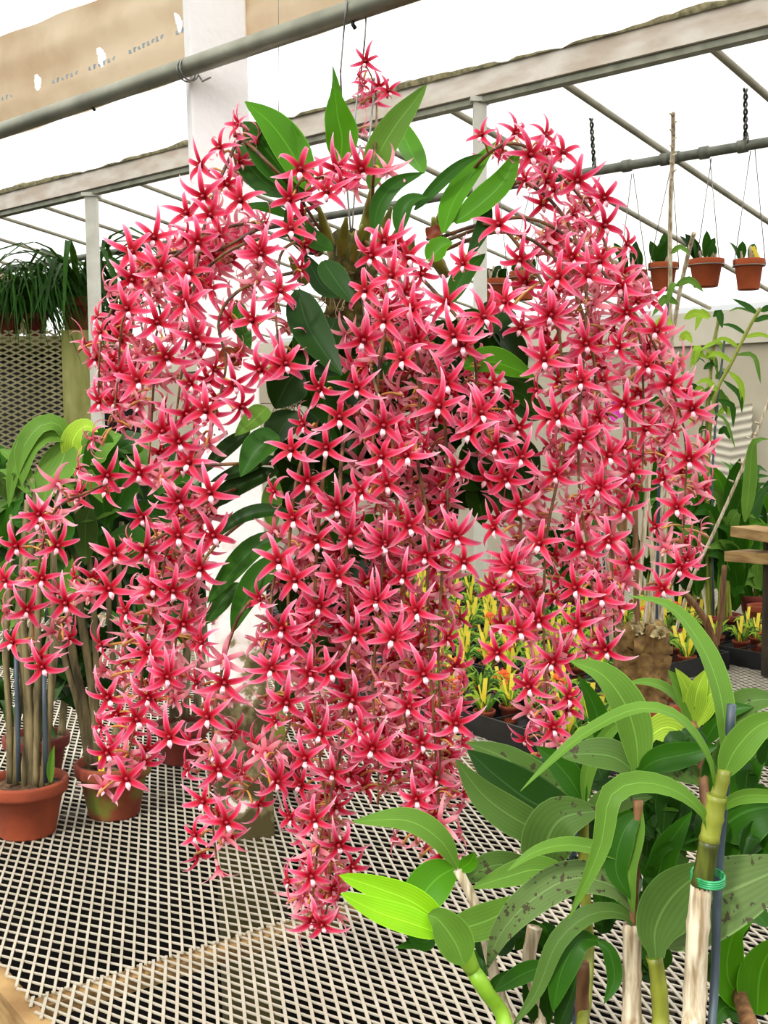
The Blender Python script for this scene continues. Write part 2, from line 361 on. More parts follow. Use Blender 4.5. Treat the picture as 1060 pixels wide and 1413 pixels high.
# ================================================================== PIPES, BEAM, POLES
T1 = (at(300, 84, 2.05)-O_).dot(N_)
pA = on_t(-60, 201, T1); pB = on_t(640, -37, T1)
pm = (pA.z+pB.z)/2; ext = (pB-pA).normalized()
mb = MB(); tube(mb, [pA-ext*1.5, pA+ext*.9, pB, pB+ext*.4], .0162, 'pipe', 16)
o = tag(mb.build('overhead_pipe'), 'thick grey steel pipe overhead in front of the white post, carrying the hanging orchid', 'pipe')
T2 = .5*K
qA = on_t(-40, 381, T2); qB = on_t(1090, 191, T2); e2 = (qB-qA).normalized()
root = empty('overhead_pipe', qA, 'thinner grey pipe behind the beam, from which the small clay pots hang', 'pipe')
mb = MB(); tube(mb, [qA-e2*1.2, qA, qB, qB+e2], .0225, 'pipe_dark', 12); mb.build('pipe', root)
for px in (738, 785, 865, 918, 932, 972, 1025, 60, 92, 20):
    c = qA.lerp(qB, (px+40)/1130.0); c = on_t(px, 381+(px+40)*(191-381)/1130.0, T2)
    mb = MB(); tube(mb, [c-e2*.02, c+e2*.02], .029, 'pipe_dark', 12); mb.build('clamp', root)
# twisted hanging chains from roof bars
for a, b, lab in (((816, 162), (820, 228), 'twisted wire hanger above the flowers, left one holding the thin pipe'), ((1029, 122), (1029, 194), 'twisted wire hanger at the far right holding the thin pipe')):
    pa = on_t(*a, .42*K); pb = on_t(*b, T2); root = empty('twisted_wire_hanger', pb, lab, 'wire hanger')
    for ph in (0, math.pi):
        mb = MB(); L = (pa-pb).length; pts = []
        for i in range(41):
            t = i/40; c = pb.lerp(pa, t); an = t*22+ph; pts.append(c+Vector((math.cos(an)*.006, math.sin(an)*.006, 0)))
        tube(mb, pts, .0052, 'wire' if ph else 'black', 6); mb.build('wire_strand', root)
    mb = MB(); tube(mb, [pb+Vector((0, 0, .03))+e2*.008, pb-Vector((0, .035, 0)), pb-Vector((0, 0, .034)), pb+Vector((0, .035, 0)), pb+Vector((0, 0, .03))], .005, 'wire', 6, 14); mb.build('wire_loop', root)
# wooden beam with a ragged film edge along its top
bA = on_t(-40, 302, 0); bB = on_t(1100, 28, 0)
root = empty('roof_beam', bA, 'weathered whitish wooden roof beam with ragged mossy film along its top edge', 'beam')
eb = (bB-bA).normalized(); hb = .052*K
mb = MB(); bar(mb, bA-eb*1.2+Vector((0, 0, hb/2-.005)), bB+eb*1.0+Vector((0, 0, hb/2-.005)), .045*K, hb, 'beamw'); mb.build('timber', root, False)
mb = MB(); bar(mb, bA-eb*1.2+Vector((0, 0, -.020)), bB+eb*1.0+Vector((0, 0, -.020)), .05, .024, 'pipe'); mb.build('bottom_rail', root, False)
mb = MB(); n_ = 150; vs = []; fs = []
for i in range(n_+1):
    c = (bA-eb*1.2).lerp(bB+eb*1.0, i/n_)+Vector((0, 0, hb-.008)); j = .012*random.random(); k = .012+.022*random.random()+.014*math.sin(i*.21)
    vs += [c-N_*(.048+j), c-N_*(.050+j)+Vector((0, 0, k*.6)), c+Vector((0, 0, k+.006)), c+N_*.05+Vector((0, 0, k*.5))]
for i in range(n_):
    for k in range(3): fs.append((i*4+k, i*4+k+1, i*4+k+5, i*4+k+4))
mb.add(vs, fs, 'beam_edge'); mb.build('film_edge', root)
# roof bars running down from the beam to the wall
ordn = ('rightmost', 'second from the right', 'third from the right', 'fourth from the right', 'fifth from the right', 'sixth from the right', 'seventh from the right', 'seventh from the left', 'sixth from the left', 'fifth from the left', 'fourth from the left', 'third from the left', 'second from the left', 'leftmost')
for i, s in enumerate((-.82, -.5, -.155, .158, .47, .79, 1.108, 1.379, 1.648, 1.92, 2.2, 2.5, 2.85, 3.2)):
    s *= K
    mb = MB(); a = P(s, .05, roofz(0)-.03); b = P(s, TW, roofz(TW)-.01); tube(mb, [a, a.lerp(b, .5)+Vector((0, 0, -.006)), b], .0155 if s < 1.5 else .012, 'bar', 8, 6)
    tag(mb.build('roof_bar'), 'thin grey sloping bar under the roof film, %s' % ordn[i], 'roof bar', 'roof bars under the film')
# metal poles under the beam
for (x0, y0, x1, y1, lab) in ((126, 262, 132, 560, 'slim white metal pole under the beam, at the left beside the grassy shelf'), (662, 128, 668, 770, 'slim white metal pole under the beam, behind the flowers right of centre')):
    t = on_t(x0, y0, 0); root = empty('metal_pole', (t.x, t.y, 0), lab, 'pole')
    w = .027 if x0 > 300 else .032
    mb = MB(); box(mb, (t.x, t.y, (t.z-.04)/2), w*2, w*2, t.z-.04, 'pole'); mb.build('pole', root, False)
    mb = MB(); box(mb, (t.x, t.y, t.z-.032), w*3, w*3, .02, 'pole'); mb.build('top_plate', root, False)
# tan sheet panel behind the front pipe
TP = T1+.12
a0 = on_t(-40, 207, TP); a1 = on_t(640, -20, TP); u0 = on_t(-40, 66, TP-.02); u1 = on_t(640, -200, TP-.02)
root = empty('tan_sheet_panel', a0, 'tan translucent sheet panel behind the front pipe at upper left, with three slits', 'panel')
slits = [((247, 23), (252, 45)), ((136, 70), (147, 92)), ((49, 106), (58, 125))]
slitp = []
for (p0, p1) in slits:
    c0 = on_t(*p0, TP); c1 = on_t(*p1, TP); d = c1-c0; L = d.length; d.normalize(); slitp.append(((c0+c1)/2, d, d.cross(N_).normalized(), L))
def in_slit(q):
    for (c, d, sd, L) in slitp:
        a = (q-c).dot(d)/(L*.55); b = (q-c).dot(sd)/(L*.27)
        if a*a+b*b < 1: return True
    return False
mb = MB(); nx, ny = 420, 90; vs = []; fs = []
for i in range(nx+1):
    for j in range(ny+1):
        q = a0.lerp(a1, i/nx).lerp(u0.lerp(u1, i/nx), j/ny)
        vs.append(q+N_*(.006*math.sin(j*.17)+.003*math.sin(i*.1)))
for i in range(nx):
    for j in range(ny):
        k = i*(ny+1)+j
        if not in_slit(vs[k]): fs.append((k, k+1, k+ny+2, k+ny+1))
mb.add(vs, fs, 'tan'); mb.build('sheet', root)
for k, (xa, ya, xb, yb) in enumerate(((0, 137, 18, 131), (70, 114, 108, 100), (120, 96, 160, 80), (176, 73, 226, 50), (240, 47, 256, 40))):
    mb = MB(); nn = int((xb-xa)/6)
    for q in range(nn):
        t = (q+.5)/nn; c = on_t(xa+(xb-xa)*t, ya+(yb-ya)*t, TP-.028); d = (a1-a0).normalized(); hh = .010
        box(mb, c, .0055, .0012, hh*(.7+.3*math.sin(q*2.3)), 'ink', (d, N_, Vector((0, 0, 1))))
        box(mb, c+d*.003+Vector((0, 0, .003 if q % 2 else -.003)), .006, .0012, .002, 'ink', (d, N_, Vector((0, 0, 1))))
    mb.build('faded_print', root, False)
# white wooden post standing through the bench
pf = on_z(331, 1166, BZ); ang = R(-27)
root = empty('wooden_post', (pf.x, pf.y+.03, 0), 'square white-painted wooden post with a mossy peeling foot, rising through the bench', 'post')
axp = (Vector((math.cos(R(14)), math.sin(R(14)), 0)), Vector((-math.sin(R(14)), math.cos(R(14)), 0)), Vector((-.018, 0, 1)).normalized())
pc = Vector((pf.x, pf.y+.075, BZ))
mb = MB(); box(mb, pc+axp[2]*.75, .104, .104, 3.1, 'post', axp)
o = mb.build('post', root, False)
bv = o.modifiers.new('bev', 'BEVEL'); bv.width = .004; bv.segments = 2
mb = MB(); lathe(mb, [(.009, 0), (.006, .002), (.0, .0025)], 'knot', (0, 0, 0), 10)
for kx, ky, sc in ((303, 592, .55), (312, 598, .7), (296, 600, .4)):
    m2 = MB(); c = at(kx, ky, pc.y-.068); m2.merge(mb, Matrix.Translation(c) @ Matrix.Rotation(R(90), 4, 'X') @ Matrix.Scale(sc*.6, 4)); m2.build('knot', root)
# wire tie lashing post to pipe
root = empty('wire_tie', on_t(258, 95, T1), 'bent wire lashing the front pipe to the white post', 'wire')
mb = MB(); c = on_t(258, 97, T1); up = Vector((0, 0, 1)); pts = []
for i in range(26):
    an = i/25*math.pi*3.4; pts.append(c+ext*(i*.0006-.006)+up*(math.cos(an)*.0195)+N_*(-math.sin(an)*.0195))
tube(mb, pts+[c+Vector((.03, -.02, -.025)), c+Vector((.045, -.02, -.018))], .0016, 'wire', 6); mb.build('wire', root)
for hx, hy in ((128, 148), (487, 34)):
    root = empty('pipe_bolt', on_t(hx, hy, T1), 'small dark bolt under the front pipe, %s' % ('left of the post' if hx < 300 else 'beside the hanging wire'), 'bolt')
    mb = MB(); c = on_t(hx, hy, T1); tube(mb, [c+up*.012, c, c+Vector((.004, 0, -.006))], .0035, 'black', 6); mb.build('bolt', root)

# ================================================================== BENCHES OF EXPANDED METAL
U_ = Vector((-.588, .809, 0)).normalized(); V_ = Vector((U_.y, -U_.x, 0))
def UV(u, v, z=BZ): return U_*u+V_*v+Vector((0, 0, z))
def clip_line(poly, p, d):
    t0, t1 = -1e9, 1e9; n = len(poly)
    for i in range(n):
        a = poly[i]; b = poly[(i+1) % n]; e = (b[0]-a[0], b[1]-a[1]); nx_, ny_ = -e[1], e[0]
        den = nx_*d[0]+ny_*d[1]; num = nx_*(p[0]-a[0])+ny_*(p[1]-a[1])
        if abs(den) < 1e-9:
            if num < 0: return None
            continue
        t = -num/den
        if den > 0: t0 = max(t0, t)
        else: t1 = min(t1, t)
    return (t0, t1) if t1 > t0 else None
def expanded(mb, poly, ang1, sp1, w1, ang2, sp2, w2, to3, up, mt, th=.0022):
    for ang_, sp, w, dz in ((ang1, sp1, w1, .0008), (ang2, sp2, w2, 0)):
        d = (math.cos(R(ang_)), math.sin(R(ang_))); nn_ = (-d[1], d[0])
        ks = [p_[0]*nn_[0]+p_[1]*nn_[1] for p_ in poly]; k = math.floor(min(ks)/sp)*sp
        while k < max(ks):
            p_ = (nn_[0]*k, nn_[1]*k); r = clip_line(poly, p_, d)
            if r and r[1]-r[0] > .01:
                a = to3(p_[0]+d[0]*r[0], p_[1]+d[1]*r[0])+up*dz; b = to3(p_[0]+d[0]*r[1], p_[1]+d[1]*r[1])+up*dz
                bar(mb, a, b, w, th, mt, up)
            k += sp
def rect_uv(u0, u1, v0, v1):
    q = [UV(u0, v0), UV(u1, v0), UV(u1, v1), UV(u0, v1)]; q = [(a.x, a.y) for a in q]
    ar = sum(q[i][0]*q[(i+1) % 4][1]-q[(i+1) % 4][0]*q[i][1] for i in range(4))
    return q if ar > 0 else q[::-1]
flat3 = lambda x, y: Vector((x, y, BZ-.002)); UPZ = Vector((0, 0, 1))
pe = on_z(30, 1379); V0 = pe.dot(V_); V1 = on_z(690, 1040).dot(V_); US = on_z(250, 1312).dot(U_)
root = empty('plant_bench', UV(US, V0, 0), 'long greenhouse bench topped with galvanised expanded metal on a wooden frame', 'bench')
mb = MB(); expanded(mb, rect_uv(.35, US, V0+.004, V1), 99.4, .0180, .0046, 147, .0171, .0036, flat3, UPZ, 'galv'); mb.build('mesh_top', root, False)
mb = MB(); expanded(mb, rect_uv(US-.012, 6.4, V0+.004, V1), 101, .0179, .0040, 155.7, .0230, .0034, lambda x, y: Vector((x, y, BZ+.0015)), UPZ, 'galv'); mb.build('mesh_top', root, False)
def uvbar(u0, v0, u1, v1, w, h, z, mt='wood', nm='frame_board'):
    mb = MB(); bar(mb, UV(u0, v0, z), UV(u1, v1, z), w, h, mt); return mb.build(nm, root, False)
zt = BZ-.004
uvbar(.3, V0-.0, 6.4, V0-.0, .03, .09, zt-.045); uvbar(.3, V1+.008, 6.4, V1+.008, .03, .07, zt-.031)
uvbar(US-.012, V0, US-.012, V1, .030, .02, zt-.012)
for u in (US+.8, US+2.3, US+3.9): uvbar(u, V0, u, V1, .03, .05, zt-.06, 'wood_dark')
for u in (.4, US-.02, US+1.5, US+3.1, US+4.7):
    for v in (V0+.02, V1-.02):
        mb = MB(); box(mb, UV(u, v, (zt-.09)/2), .06, .06, zt-.09, 'wood_dark', (U_, V_, UPZ)); mb.build('leg', root, False)
# second bench to the right
VB0, VB1 = V1+.03, V1+2.5
root = empty('plant_bench', UV(2.4, VB0, 0), 'second mesh-topped bench beyond the wooden edge, carrying the black seedling trays', 'bench')
mb = MB(); expanded(mb, rect_uv(.6, 5.6, VB0, VB1), 101, .0190, .0040, 155.7, .0210, .0034, flat3, UPZ, 'galv'); mb.build('mesh_top', root, False)
uvbar(.6, VB1, 5.6, VB1, .03, .07, zt-.035)
for u in (.7, 2.0, 3.4, 4.9, 5.5):
    uvbar(u, VB0, u, VB1, .03, .05, zt-.06, 'wood_dark')
    for v in (VB0+.1, VB1-.1):
        mb = MB(); box(mb, UV(u, v, (zt-.09)/2), .06, .06, zt-.09, 'wood_dark', (U_, V_, UPZ)); mb.build('leg', root, False)

# ================================================================== FLOWERS
def flower_mb(seed, openn=1.0, L=.0445):
    rnd = random.Random(seed); mb = MB(); lipm = MB()
    angs = [0, 62, -62, 128, -128]
    for k, a in enumerate(angs):
        a += rnd.uniform(-8, 8); Lk = L*rnd.uniform(.9, 1.08)*(1.0 if k else 1.05); W = .0092*(1.0 if k > 2 else .9)
        phi0 = 30+(1-openn)*45; phi1 = -rnd.uniform(20, 120)*openn; curl = rnd.uniform(-45, 45) + (18 if k in (1, 3) else -18 if k in (2, 4) else 0)*(-1)
        n = 9; pos = Vector((0, 0, 0)); pts = []; aa = a
        r0 = .002
        for i in range(n):
            t = i/(n-1); phi = R(phi0+(phi1-phi0)*t**1.4); aa = R(a+curl*t**1.6)
            rad = Vector((math.sin(aa), 0, math.cos(aa)))
            d = rad*math.cos(phi)+Vector((0, -1, 0))*math.sin(phi)
            if i == 0: pos = rad*r0
            else: pos = pos+d*(Lk/(n-1))
            side = Vector((math.cos(aa), 0, -math.sin(aa))); nrm = d.cross(side).normalized()
            pts.append((pos.copy(), side, nrm, t))
        vs = []; uvs = []; fs = []
        for (p_, s, nn_, t) in pts:
            w = W*.5*(.62+.38*math.sin(math.pi/2*min(1, t/.22)) if t < .22 else (1-((t-.22)/.78)**1.5)**.9)
            w = max(w, .0003)
            for u in (-1, 0, 1):
                vs.append(p_+s*(u*w)+nn_*(-.28*w*(abs(u)) if k else -.28*w*abs(u))); uvs.append(((u+1)/2, t))
        for i in range(len(pts)-1):
            for j in range(2): q = i*3+j; fs.append((q, q+1, q+4, q+3))
        f = fs[6]; nn2 = (Vector(vs[f[1]])-Vector(vs[f[0]])).cross(Vector(vs[f[2]])-Vector(vs[f[0]]))
        if nn2.y > 0: fs = [g[::-1] for g in fs]
        mb.add(vs, fs, 'petal', uvs)
    # column and spur
    tube(mb, [(0, .004, 0), (0, -.003, .0005), (0, -.0065, -.0005)], [.0036, .0026], 'column', 6)
    tube(mb, [(0, .001, 0), (0, .008, -.003), (0, .014, -.009)], [.0036, .0018], 'petal', 6)
    # lip: red claw, white spade tip
    vs = []; uvs = []; fs = []; prof = [(0, .0014, 0), (.22, .0018, -.003), (.36, .0028, -.005), (.58, .0036, -.006), (.82, .0020, -.0045), (1, .0002, -.002)]
    for (t, w, y) in prof:
        z = -.001-.0145*t
        for u in (-1, 0, 1): vs.append((u*w, y+abs(u)*.0012, z))
    for i in range(len(prof)-1):
        for j in range(2): q = i*3+j; fs.append((q, q+3, q+4, q+1))
    lipm.add([Vector(v_) for v_ in vs], fs[:2], 'column'); lipm.add([Vector(v_) for v_ in vs], fs[2:], 'lip')
    return mb, lipm
FL = [flower_mb(i, 1.0) for i in range(9)]+[flower_mb(11, .62), flower_mb(12, .45), flower_mb(13, .7)]
FLm = [(a.mesh('flower_petals'), b.mesh('flower_lip')) for a, b in FL]

front = [(332,277),(258,294),(290,297),(312,254),(281,271),(213,328),(182,348),(222,372),(182,386),(261,376),(273,334),(258,421),(176,426),(359,345),(386,402),
(414,234),(465,234),(499,234),(400,275),(401,316),(451,265),(360,350),(530,333),(513,353),(552,341),(564,355),(541,381),(504,401),(569,426),(530,443),(617,418),(626,463),
(575,471),(501,469),(665,187),(732,214),(777,211),(797,249),(834,273),(834,311),(689,310),(718,358),(791,355),(828,361),(771,383),(811,381),(856,395),(865,431),(698,417),(760,434),(667,434),
(217,445),(257,421),(230,493),(164,515),(270,466),(324,530),(360,510),(386,503),(349,442),(190,525),(256,571),(284,567),(225,595),(247,609),(261,638),(192,652),(148,656),(247,691),(290,680),(332,561),
(442,536),(493,535),(555,495),(468,576),(529,587),(451,618),(606,560),(615,528),(640,477),(561,628),(534,668),(527,630),(628,648),(425,664),(649,596),(564,726),(628,740),(482,740),(465,700),(437,746),(403,621),(499,678),(394,502),(405,715),(530,746),(663,570),
(667,438),(698,417),(762,436),(639,475),(751,496),(802,526),(770,575),(670,568),(809,474),(893,504),(855,478),(906,456),(891,592),(955,564),(925,529),(951,633),(840,628),(828,673),(806,597),(862,558),
(685,616),(698,661),(717,699),(766,654),(683,729),(719,631),(804,754),(745,750),(826,672),(705,776),(800,608),
(54,709),(23,753),(79,753),(58,798),(38,841),(91,832),(18,886),(59,920),(158,764),(197,713),(246,691),(201,759),(246,739),(294,739),(150,813),(212,810),(175,844),(238,815),(277,784),(252,861),(204,900),(232,931),(8,801),
(205,905),(230,934),(150,962),(205,962),(309,942),(287,989),(234,1017),(375,922),(148,1038),(174,1075),(301,1061),(281,1106),(188,993),(312,1135),
(384,774),(407,800),(465,795),(440,836),(531,751),(490,874),(542,880),(520,827),(390,866),(403,891),(375,923),(428,929),(455,927),(628,741),(530,753),(557,794),(545,881),(519,830),(587,766),(640,775),(575,843),
(486,965),(442,1012),(495,1009),(516,1031),(422,1046),(459,1065),(382,1078),(395,969),(584,930),(563,975),(581,1025),(629,998),(514,1032),(575,1102),
(708,783),(795,811),(829,824),(716,870),(797,864),(687,900),(763,913),(837,896),(731,947),(763,1004),(744,855),(784,962),(934,700),(860,704),(840,746),(938,783),(915,812),(870,776),(830,825),
(434,1131),(467,1165),(429,1209),(431,1269),(445,1275),(505,85),(523,120),(536,126)]
side = [(328,187,-70),(304,204,-40),(278,229,-60),(254,328,60),(355,388,160),(363,311,80),(302,325,50),(278,356,-70),(208,390,120),(332,172,-60),(470,256,30),(533,234,150),(385,404,10),(558,404,50),(640,364,-30),
(414,372,60),(581,378,60),(711,184,50),(752,187,40),(726,249,-60),(754,250,60),(766,262,-50),(791,296,60),(771,310,-80),(752,324,140),(720,327,60),(865,338,60),(825,412,110),(641,364,-50),(814,330,130),(695,211,-60),
(140,459,-55),(324,490,90),(264,530,-50),(138,554,-55),(188,490,130),(111,646,-70),(108,680,80),(190,556,140),(171,587,-120),(131,606,-80),(287,612,170),(224,660,150),(321,442,-60),(295,510,60),(236,465,120),
(420,585,-60),(584,618,60),(505,474,-60),(380,678,-60),(719,453,-20),(682,530,20),(743,538,-60),(794,509,50),(702,562,60),(826,574,60),(645,589,-120),(715,590,40),(806,473,50),(804,526,60),(828,580,-60),
(927,594,60),(938,499,130),(974,669,70),(910,630,-70),(917,660,-60),(859,518,-140),(817,418,140),(792,689,60),(787,716,60),(634,654,120),(79,667,-150),(8,801,-40),(105,796,-60),(96,880,60),(122,824,160),(76,716,120),(11,844,-120),(144,926,-120),
(141,889,-60),(280,886,-50),(239,965,130),(309,911,-170),(142,1087,160),(318,1016,60),(261,1061,-75),(309,1157,150),(270,1152,-40),(352,1030,-60),(380,1075,40),(357,1109,60),(366,1038,170),(140,1002,-70),(315,965,170),(326,1075,80),(264,1024,-60),(273,942,-70),(275,888,-60),(292,1038,175),(171,1044,170),
(361,827,-60),(425,863,50),(356,885,-140),(619,813,165),(685,811,-40),(617,881,60),(696,770,40),(382,995,-60),(527,943,-100),(595,1127,50),(634,1097,70),(600,1073,40),(545,1048,60),(606,1138,160),(634,1025,60),(547,1158,-120),(613,970,120),(609,1181,50),(636,939,70),
(731,981,-150),(682,813,-50),(733,1047,60),(767,824,-60),(718,811,40),(808,898,60),(823,853,150),(972,674,70),(906,727,-60),(917,757,170),(962,757,75),(862,804,150),(855,838,50),(819,787,60),(402,1128,-60),(421,1238,-160),(434,1170,170),(400,1216,-60),(485,1196,60),(458,1225,60),(497,105,-60),(500,140,160),(500,118,60),(462,1240,70)]
spikes = [
[(400,640),(330,640),(250,645),(180,655),(120,680),(75,705),(56,770),(45,850),(50,930)],
[(370,660),(240,730),(170,773),(125,815),(85,860)],
[(440,310),(330,310),(260,340),(200,390),(170,440),(163,520),(155,590)],
[(430,320),(340,335),(280,375),(222,440),(213,520),(208,600),(205,640)],
[(450,300),(385,240),(335,195),(314,225),(298,262),(285,300),(272,360),(262,440),(250,520),(240,600)],
[(440,330),(405,335),(388,350),(382,390),(381,440),(388,500)],
[(430,370),(340,395),(302,440),(312,500),(300,560),(290,600)],
[(390,650),(290,690),(240,730),(222,800),(200,880),(193,960),(172,1070)],
[(390,680),(300,750),(258,820),(240,900),(228,990)],
[(400,790),(345,830),(318,880),(300,960),(290,1060),(293,1130),(300,1195)],
[(450,560),(415,640),(400,740),(397,860),(393,960),(400,1000),(372,1050),(340,1090)],
[(460,540),(448,640),(440,720),(434,830),(432,960),(442,1050),(455,1150),(455,1230),(448,1265)],
[(490,520),(470,650),(478,760),(481,880),(478,980),(465,1060),(437,1180),(430,1285)],
[(500,400),(515,520),(540,600),(548,700),(557,760),(557,860),(555,960),(568,1040),(570,1150)],
[(500,330),(530,360),(532,440),(520,540),(515,640),(530,740),(520,860),(515,960),(522,1050),(522,1110)],
[(560,380),(605,520),(615,600),(618,700),(612,760),(605,900),(608,1000),(605,1120)],
[(560,360),(645,460),(660,560),(680,620),(716,700),(716,780),(706,860),(712,900)],
[(600,330),(680,310),(730,360),(765,430),(775,500),(779,600),(770,660),(755,740),(750,860),(755,960),(750,1040)],
[(600,310),(670,215),(720,200),(770,240),(815,290),(840,350),(866,420),(885,480),(888,600),(885,680)],
[(620,330),(720,300),(800,340),(850,400),(895,460),(925,530),(945,600),(946,680),(940,760),(925,815)],
[(600,350),(690,320),(760,350),(800,420),(820,500),(825,600),(840,700),(845,780),(848,880)],
[(590,330),(690,260),(740,260),(790,320),(810,420),(800,560),(800,680),(815,780),(818,880)],
[(450,330),(410,260),(440,245),(470,240),(500,235)],
[(512,310),(516,230),(520,150),(516,115),(505,90)],
[(540,340),(560,420),(580,520),(575,620),(590,720),(590,820),(595,930),(600,1020),(605,1110),(608,1185)],
[(400,740),(378,800),(370,880),(362,910)],
[(430,300),(360,315),(300,345),(230,350),(180,385),(142,460),(135,560)]]
sparse = {0: 34, 1: 34, 5: 42, 9: 34, 10: 24, 22: 30, 23: 40, 25: 34, 4: 26, 6: 24, 15: 22}
def D(x, y):
    b = 1.80-.27*math.sqrt(max(0, 1-((x-480)/490.0)**2))
    b += .10*min(1, max(0, (430-y)/220.0))
    if 470 < x < 560 and y < 200: b = 1.84
    return b
crown = at(500, 330, 1.82)
orchid = empty('hanging_orchid', at(480, 420, 1.80), 'huge hanging orchid cascading with hundreds of pink-red star flowers, slung from the front pipe', 'orchid')
rnd = random.Random(3)
def flower_matrix(px, py, Y, yaw, pitch, roll, sc):
    pos = at(px, py, Y); view = (Vector((0, 0, CAMZ))-pos); base = math.atan2(view.x, -view.y)
    return Matrix.Translation(pos) @ Matrix.Rotation(base+R(yaw), 4, 'Z') @ Matrix.Rotation(R(pitch), 4, 'X') @ Matrix.Rotation(R(roll), 4, 'Y') @ Matrix.Scale(sc, 4)
def nearest_spike(px, py):
    best = (1e9, None)
    for sp in spikes:
        for i in range(len(sp)-1):
            a, b = sp[i], sp[i+1]; dx, dy = b[0]-a[0], b[1]-a[1]; t = max(0, min(1, ((px-a[0])*dx+(py-a[1])*dy)/(dx*dx+dy*dy)))
            qx, qy = a[0]+dx*t, a[1]+dy*t; d = math.hypot(px-qx, py-qy)
            if d < best[0]: best = (d, (qx, qy))
    return best
items = []
for (x, y) in front:
    d, q = nearest_spike(x, y); yaw = max(-38, min(38, (x-q[0])*1.0))+rnd.uniform(-22, 22)
    sc = 1.0 if y > 200 else .72
    if (x, y) in ((140, 1), ): sc = .8
    items.append((x, y, D(x, y)-.035+rnd.uniform(-.012, .012), yaw, rnd.uniform(-16, 20), rnd.uniform(-24, 24), sc*rnd.uniform(.9, 1.08), rnd.randrange(9), True))
for (x, y, yw) in side:
    sc = .95 if y > 200 or x < 400 or x > 600 else .7
    items.append((x, y, D(x, y)+rnd.uniform(-.02, .03), yw+rnd.uniform(-12, 12), rnd.uniform(-15, 15), rnd.uniform(-25, 25), sc*rnd.uniform(.82, 1.0), rnd.randrange(10), False))
items.append((301, 1198, D(300, 1198), 20, 70, 0, .85, 10, False)); items.append((131, 606, 1.7, -80, 20, 0, .7, 10, False))
nf_ = len(front)
ped = []
for it in items: ped.append(it)
# flowers further back in each cascade
for si, sp in enumerate(spikes):
    L = 0; seg = []
    for i in range(len(sp)-1):
        l = math.dist(sp[i], sp[i+1]); seg.append((L, l, i)); L += l
    step = sparse.get(si, 11 if si in (11, 12, 13, 14, 15, 24, 16, 7, 8) else 14); d = L*.22 if si not in (13, 14, 15, 24) else L*.08
    while d < L-8:
        for (l0, l, i) in seg:
            if l0 <= d <= l0+l: t = (d-l0)/l; x = sp[i][0]+(sp[i+1][0]-sp[i][0])*t; y = sp[i][1]+(sp[i+1][1]-sp[i][1])*t
        ox = rnd.uniform(-30, 30); x2 = x+ox; y2 = y+rnd.uniform(-10, 10); dep = rnd.uniform(.02, .17)
        if not (350 < x2 < 412 and 330 < y2 < 500 and si != 5) and not (300 < x2 < 372 and 590 < y2 < 900):
            yw = rnd.choice((rnd.uniform(60, 180), -rnd.uniform(60, 180), rnd.uniform(-50, 50)))
            items.append((x2, y2, D(x2, y2)+dep, yw, rnd.uniform(-25, 25), rnd.uniform(-30, 30), rnd.uniform(.8, 1.0), rnd.randrange(10), False))
        d += step*rnd.uniform(.7, 1.3)
# spikes (arching then hanging stems) with their pedicels
pedsets = {i: [] for i in range(len(spikes))}
def spike_of(px, py):
    best = (1e9, 0, None)
    for si, sp in enumerate(spikes):
        for i in range(len(sp)-1):
            a, b = sp[i], sp[i+1]; dx, dy = b[0]-a[0], b[1]-a[1]; t = max(0, min(1, ((px-a[0])*dx+(py-a[1])*dy)/(dx*dx+dy*dy)))
            qx, qy = a[0]+dx*t, a[1]+dy*t; d = math.hypot(px-qx, py-qy)
            if d < best[0]: best = (d, si, (qx, qy))
    return best
allm = []
for it in items:
    m_ = flower_matrix(*it[:7]); allm.append(m_); d, si, q = spike_of(it[0], it[1]-4)
    if d < 75: pedsets[si].append((m_, q))
for si, sp in enumerate(spikes):
    pts = []
    for i, (x, y) in enumerate(sp): pts.append(at(x, y, (1.82 if i == 0 else D(x, y)+.012)))
    mb = MB(); tube(mb, pts, [.0032, .0014], 'stem', 6, 10+4*len(pts))
    for (m_, q) in pedsets[si]:
        b = m_ @ Vector((0, .012, -.006)); a = at(q[0], q[1], D(*q)+.012)
        mid = (a+b)/2+Vector((0, 0, .004)); tube(mb, [a, mid, b], [.0012, .0022], 'pedicel', 5, 5)
    mb.build('flower_spike', orchid)
bulk = MB(); cnt = 0
order = sorted(range(nf_), key=lambda i: items[i][2])
chosen = set(order[:100])
for i, it in enumerate(items):
    k = it[7]
    if i in chosen:
        o = bpy.data.objects.new('flower', FLm[k][0]); col.objects.link(o); o.parent = orchid; o.matrix_parent_inverse = Matrix.Translation(orchid.location).inverted(); o.matrix_basis = allm[i]
        l = bpy.data.objects.new('flower_lip', FLm[k][1]); col.objects.link(l); l.parent = o
    else:
        bulk.merge(FL[k][0], allm[i]); bulk.merge(FL[k][1], allm[i])
o = bulk.build('flower', orchid); o['kind'] = 'stuff'
# ---- orchid leaves, pseudobulbs, mount and roots
def OL(pts, w, mt='leaf', dy=0.0, dy2=0.0, **k):
    Y0 = D(*pts[0])+.04+dy; Y1 = D(*pts[-1])+.02+dy2
    kk = dict(shape=.8, fold=.3, blunt=.75); kk.update(k)
    return strap(orchid, pts, Y0, Y1, w, mt, **kk)
OL([(468,222),(462,170),(462,125),(459,90)], 27, 'leaf', .06, .06, roll2=60)
OL([(470,225),(472,190),(466,160),(462,120)], 46, 'leaf', .03, .03, shape=.7)
OL([(425,262),(405,215),(375,172),(338,140)], 52, 'leaf', 0, 0)
OL([(418,265),(390,235),(360,195),(336,168)], 64, 'leaf_mid', .01, .01, shape=.95)
OL([(410,268),(375,258),(345,230),(328,195)], 48, 'leaf_mid', .04, .05)
OL([(428,240),(415,205),(402,168)], 18, 'leaf', 0, 0)
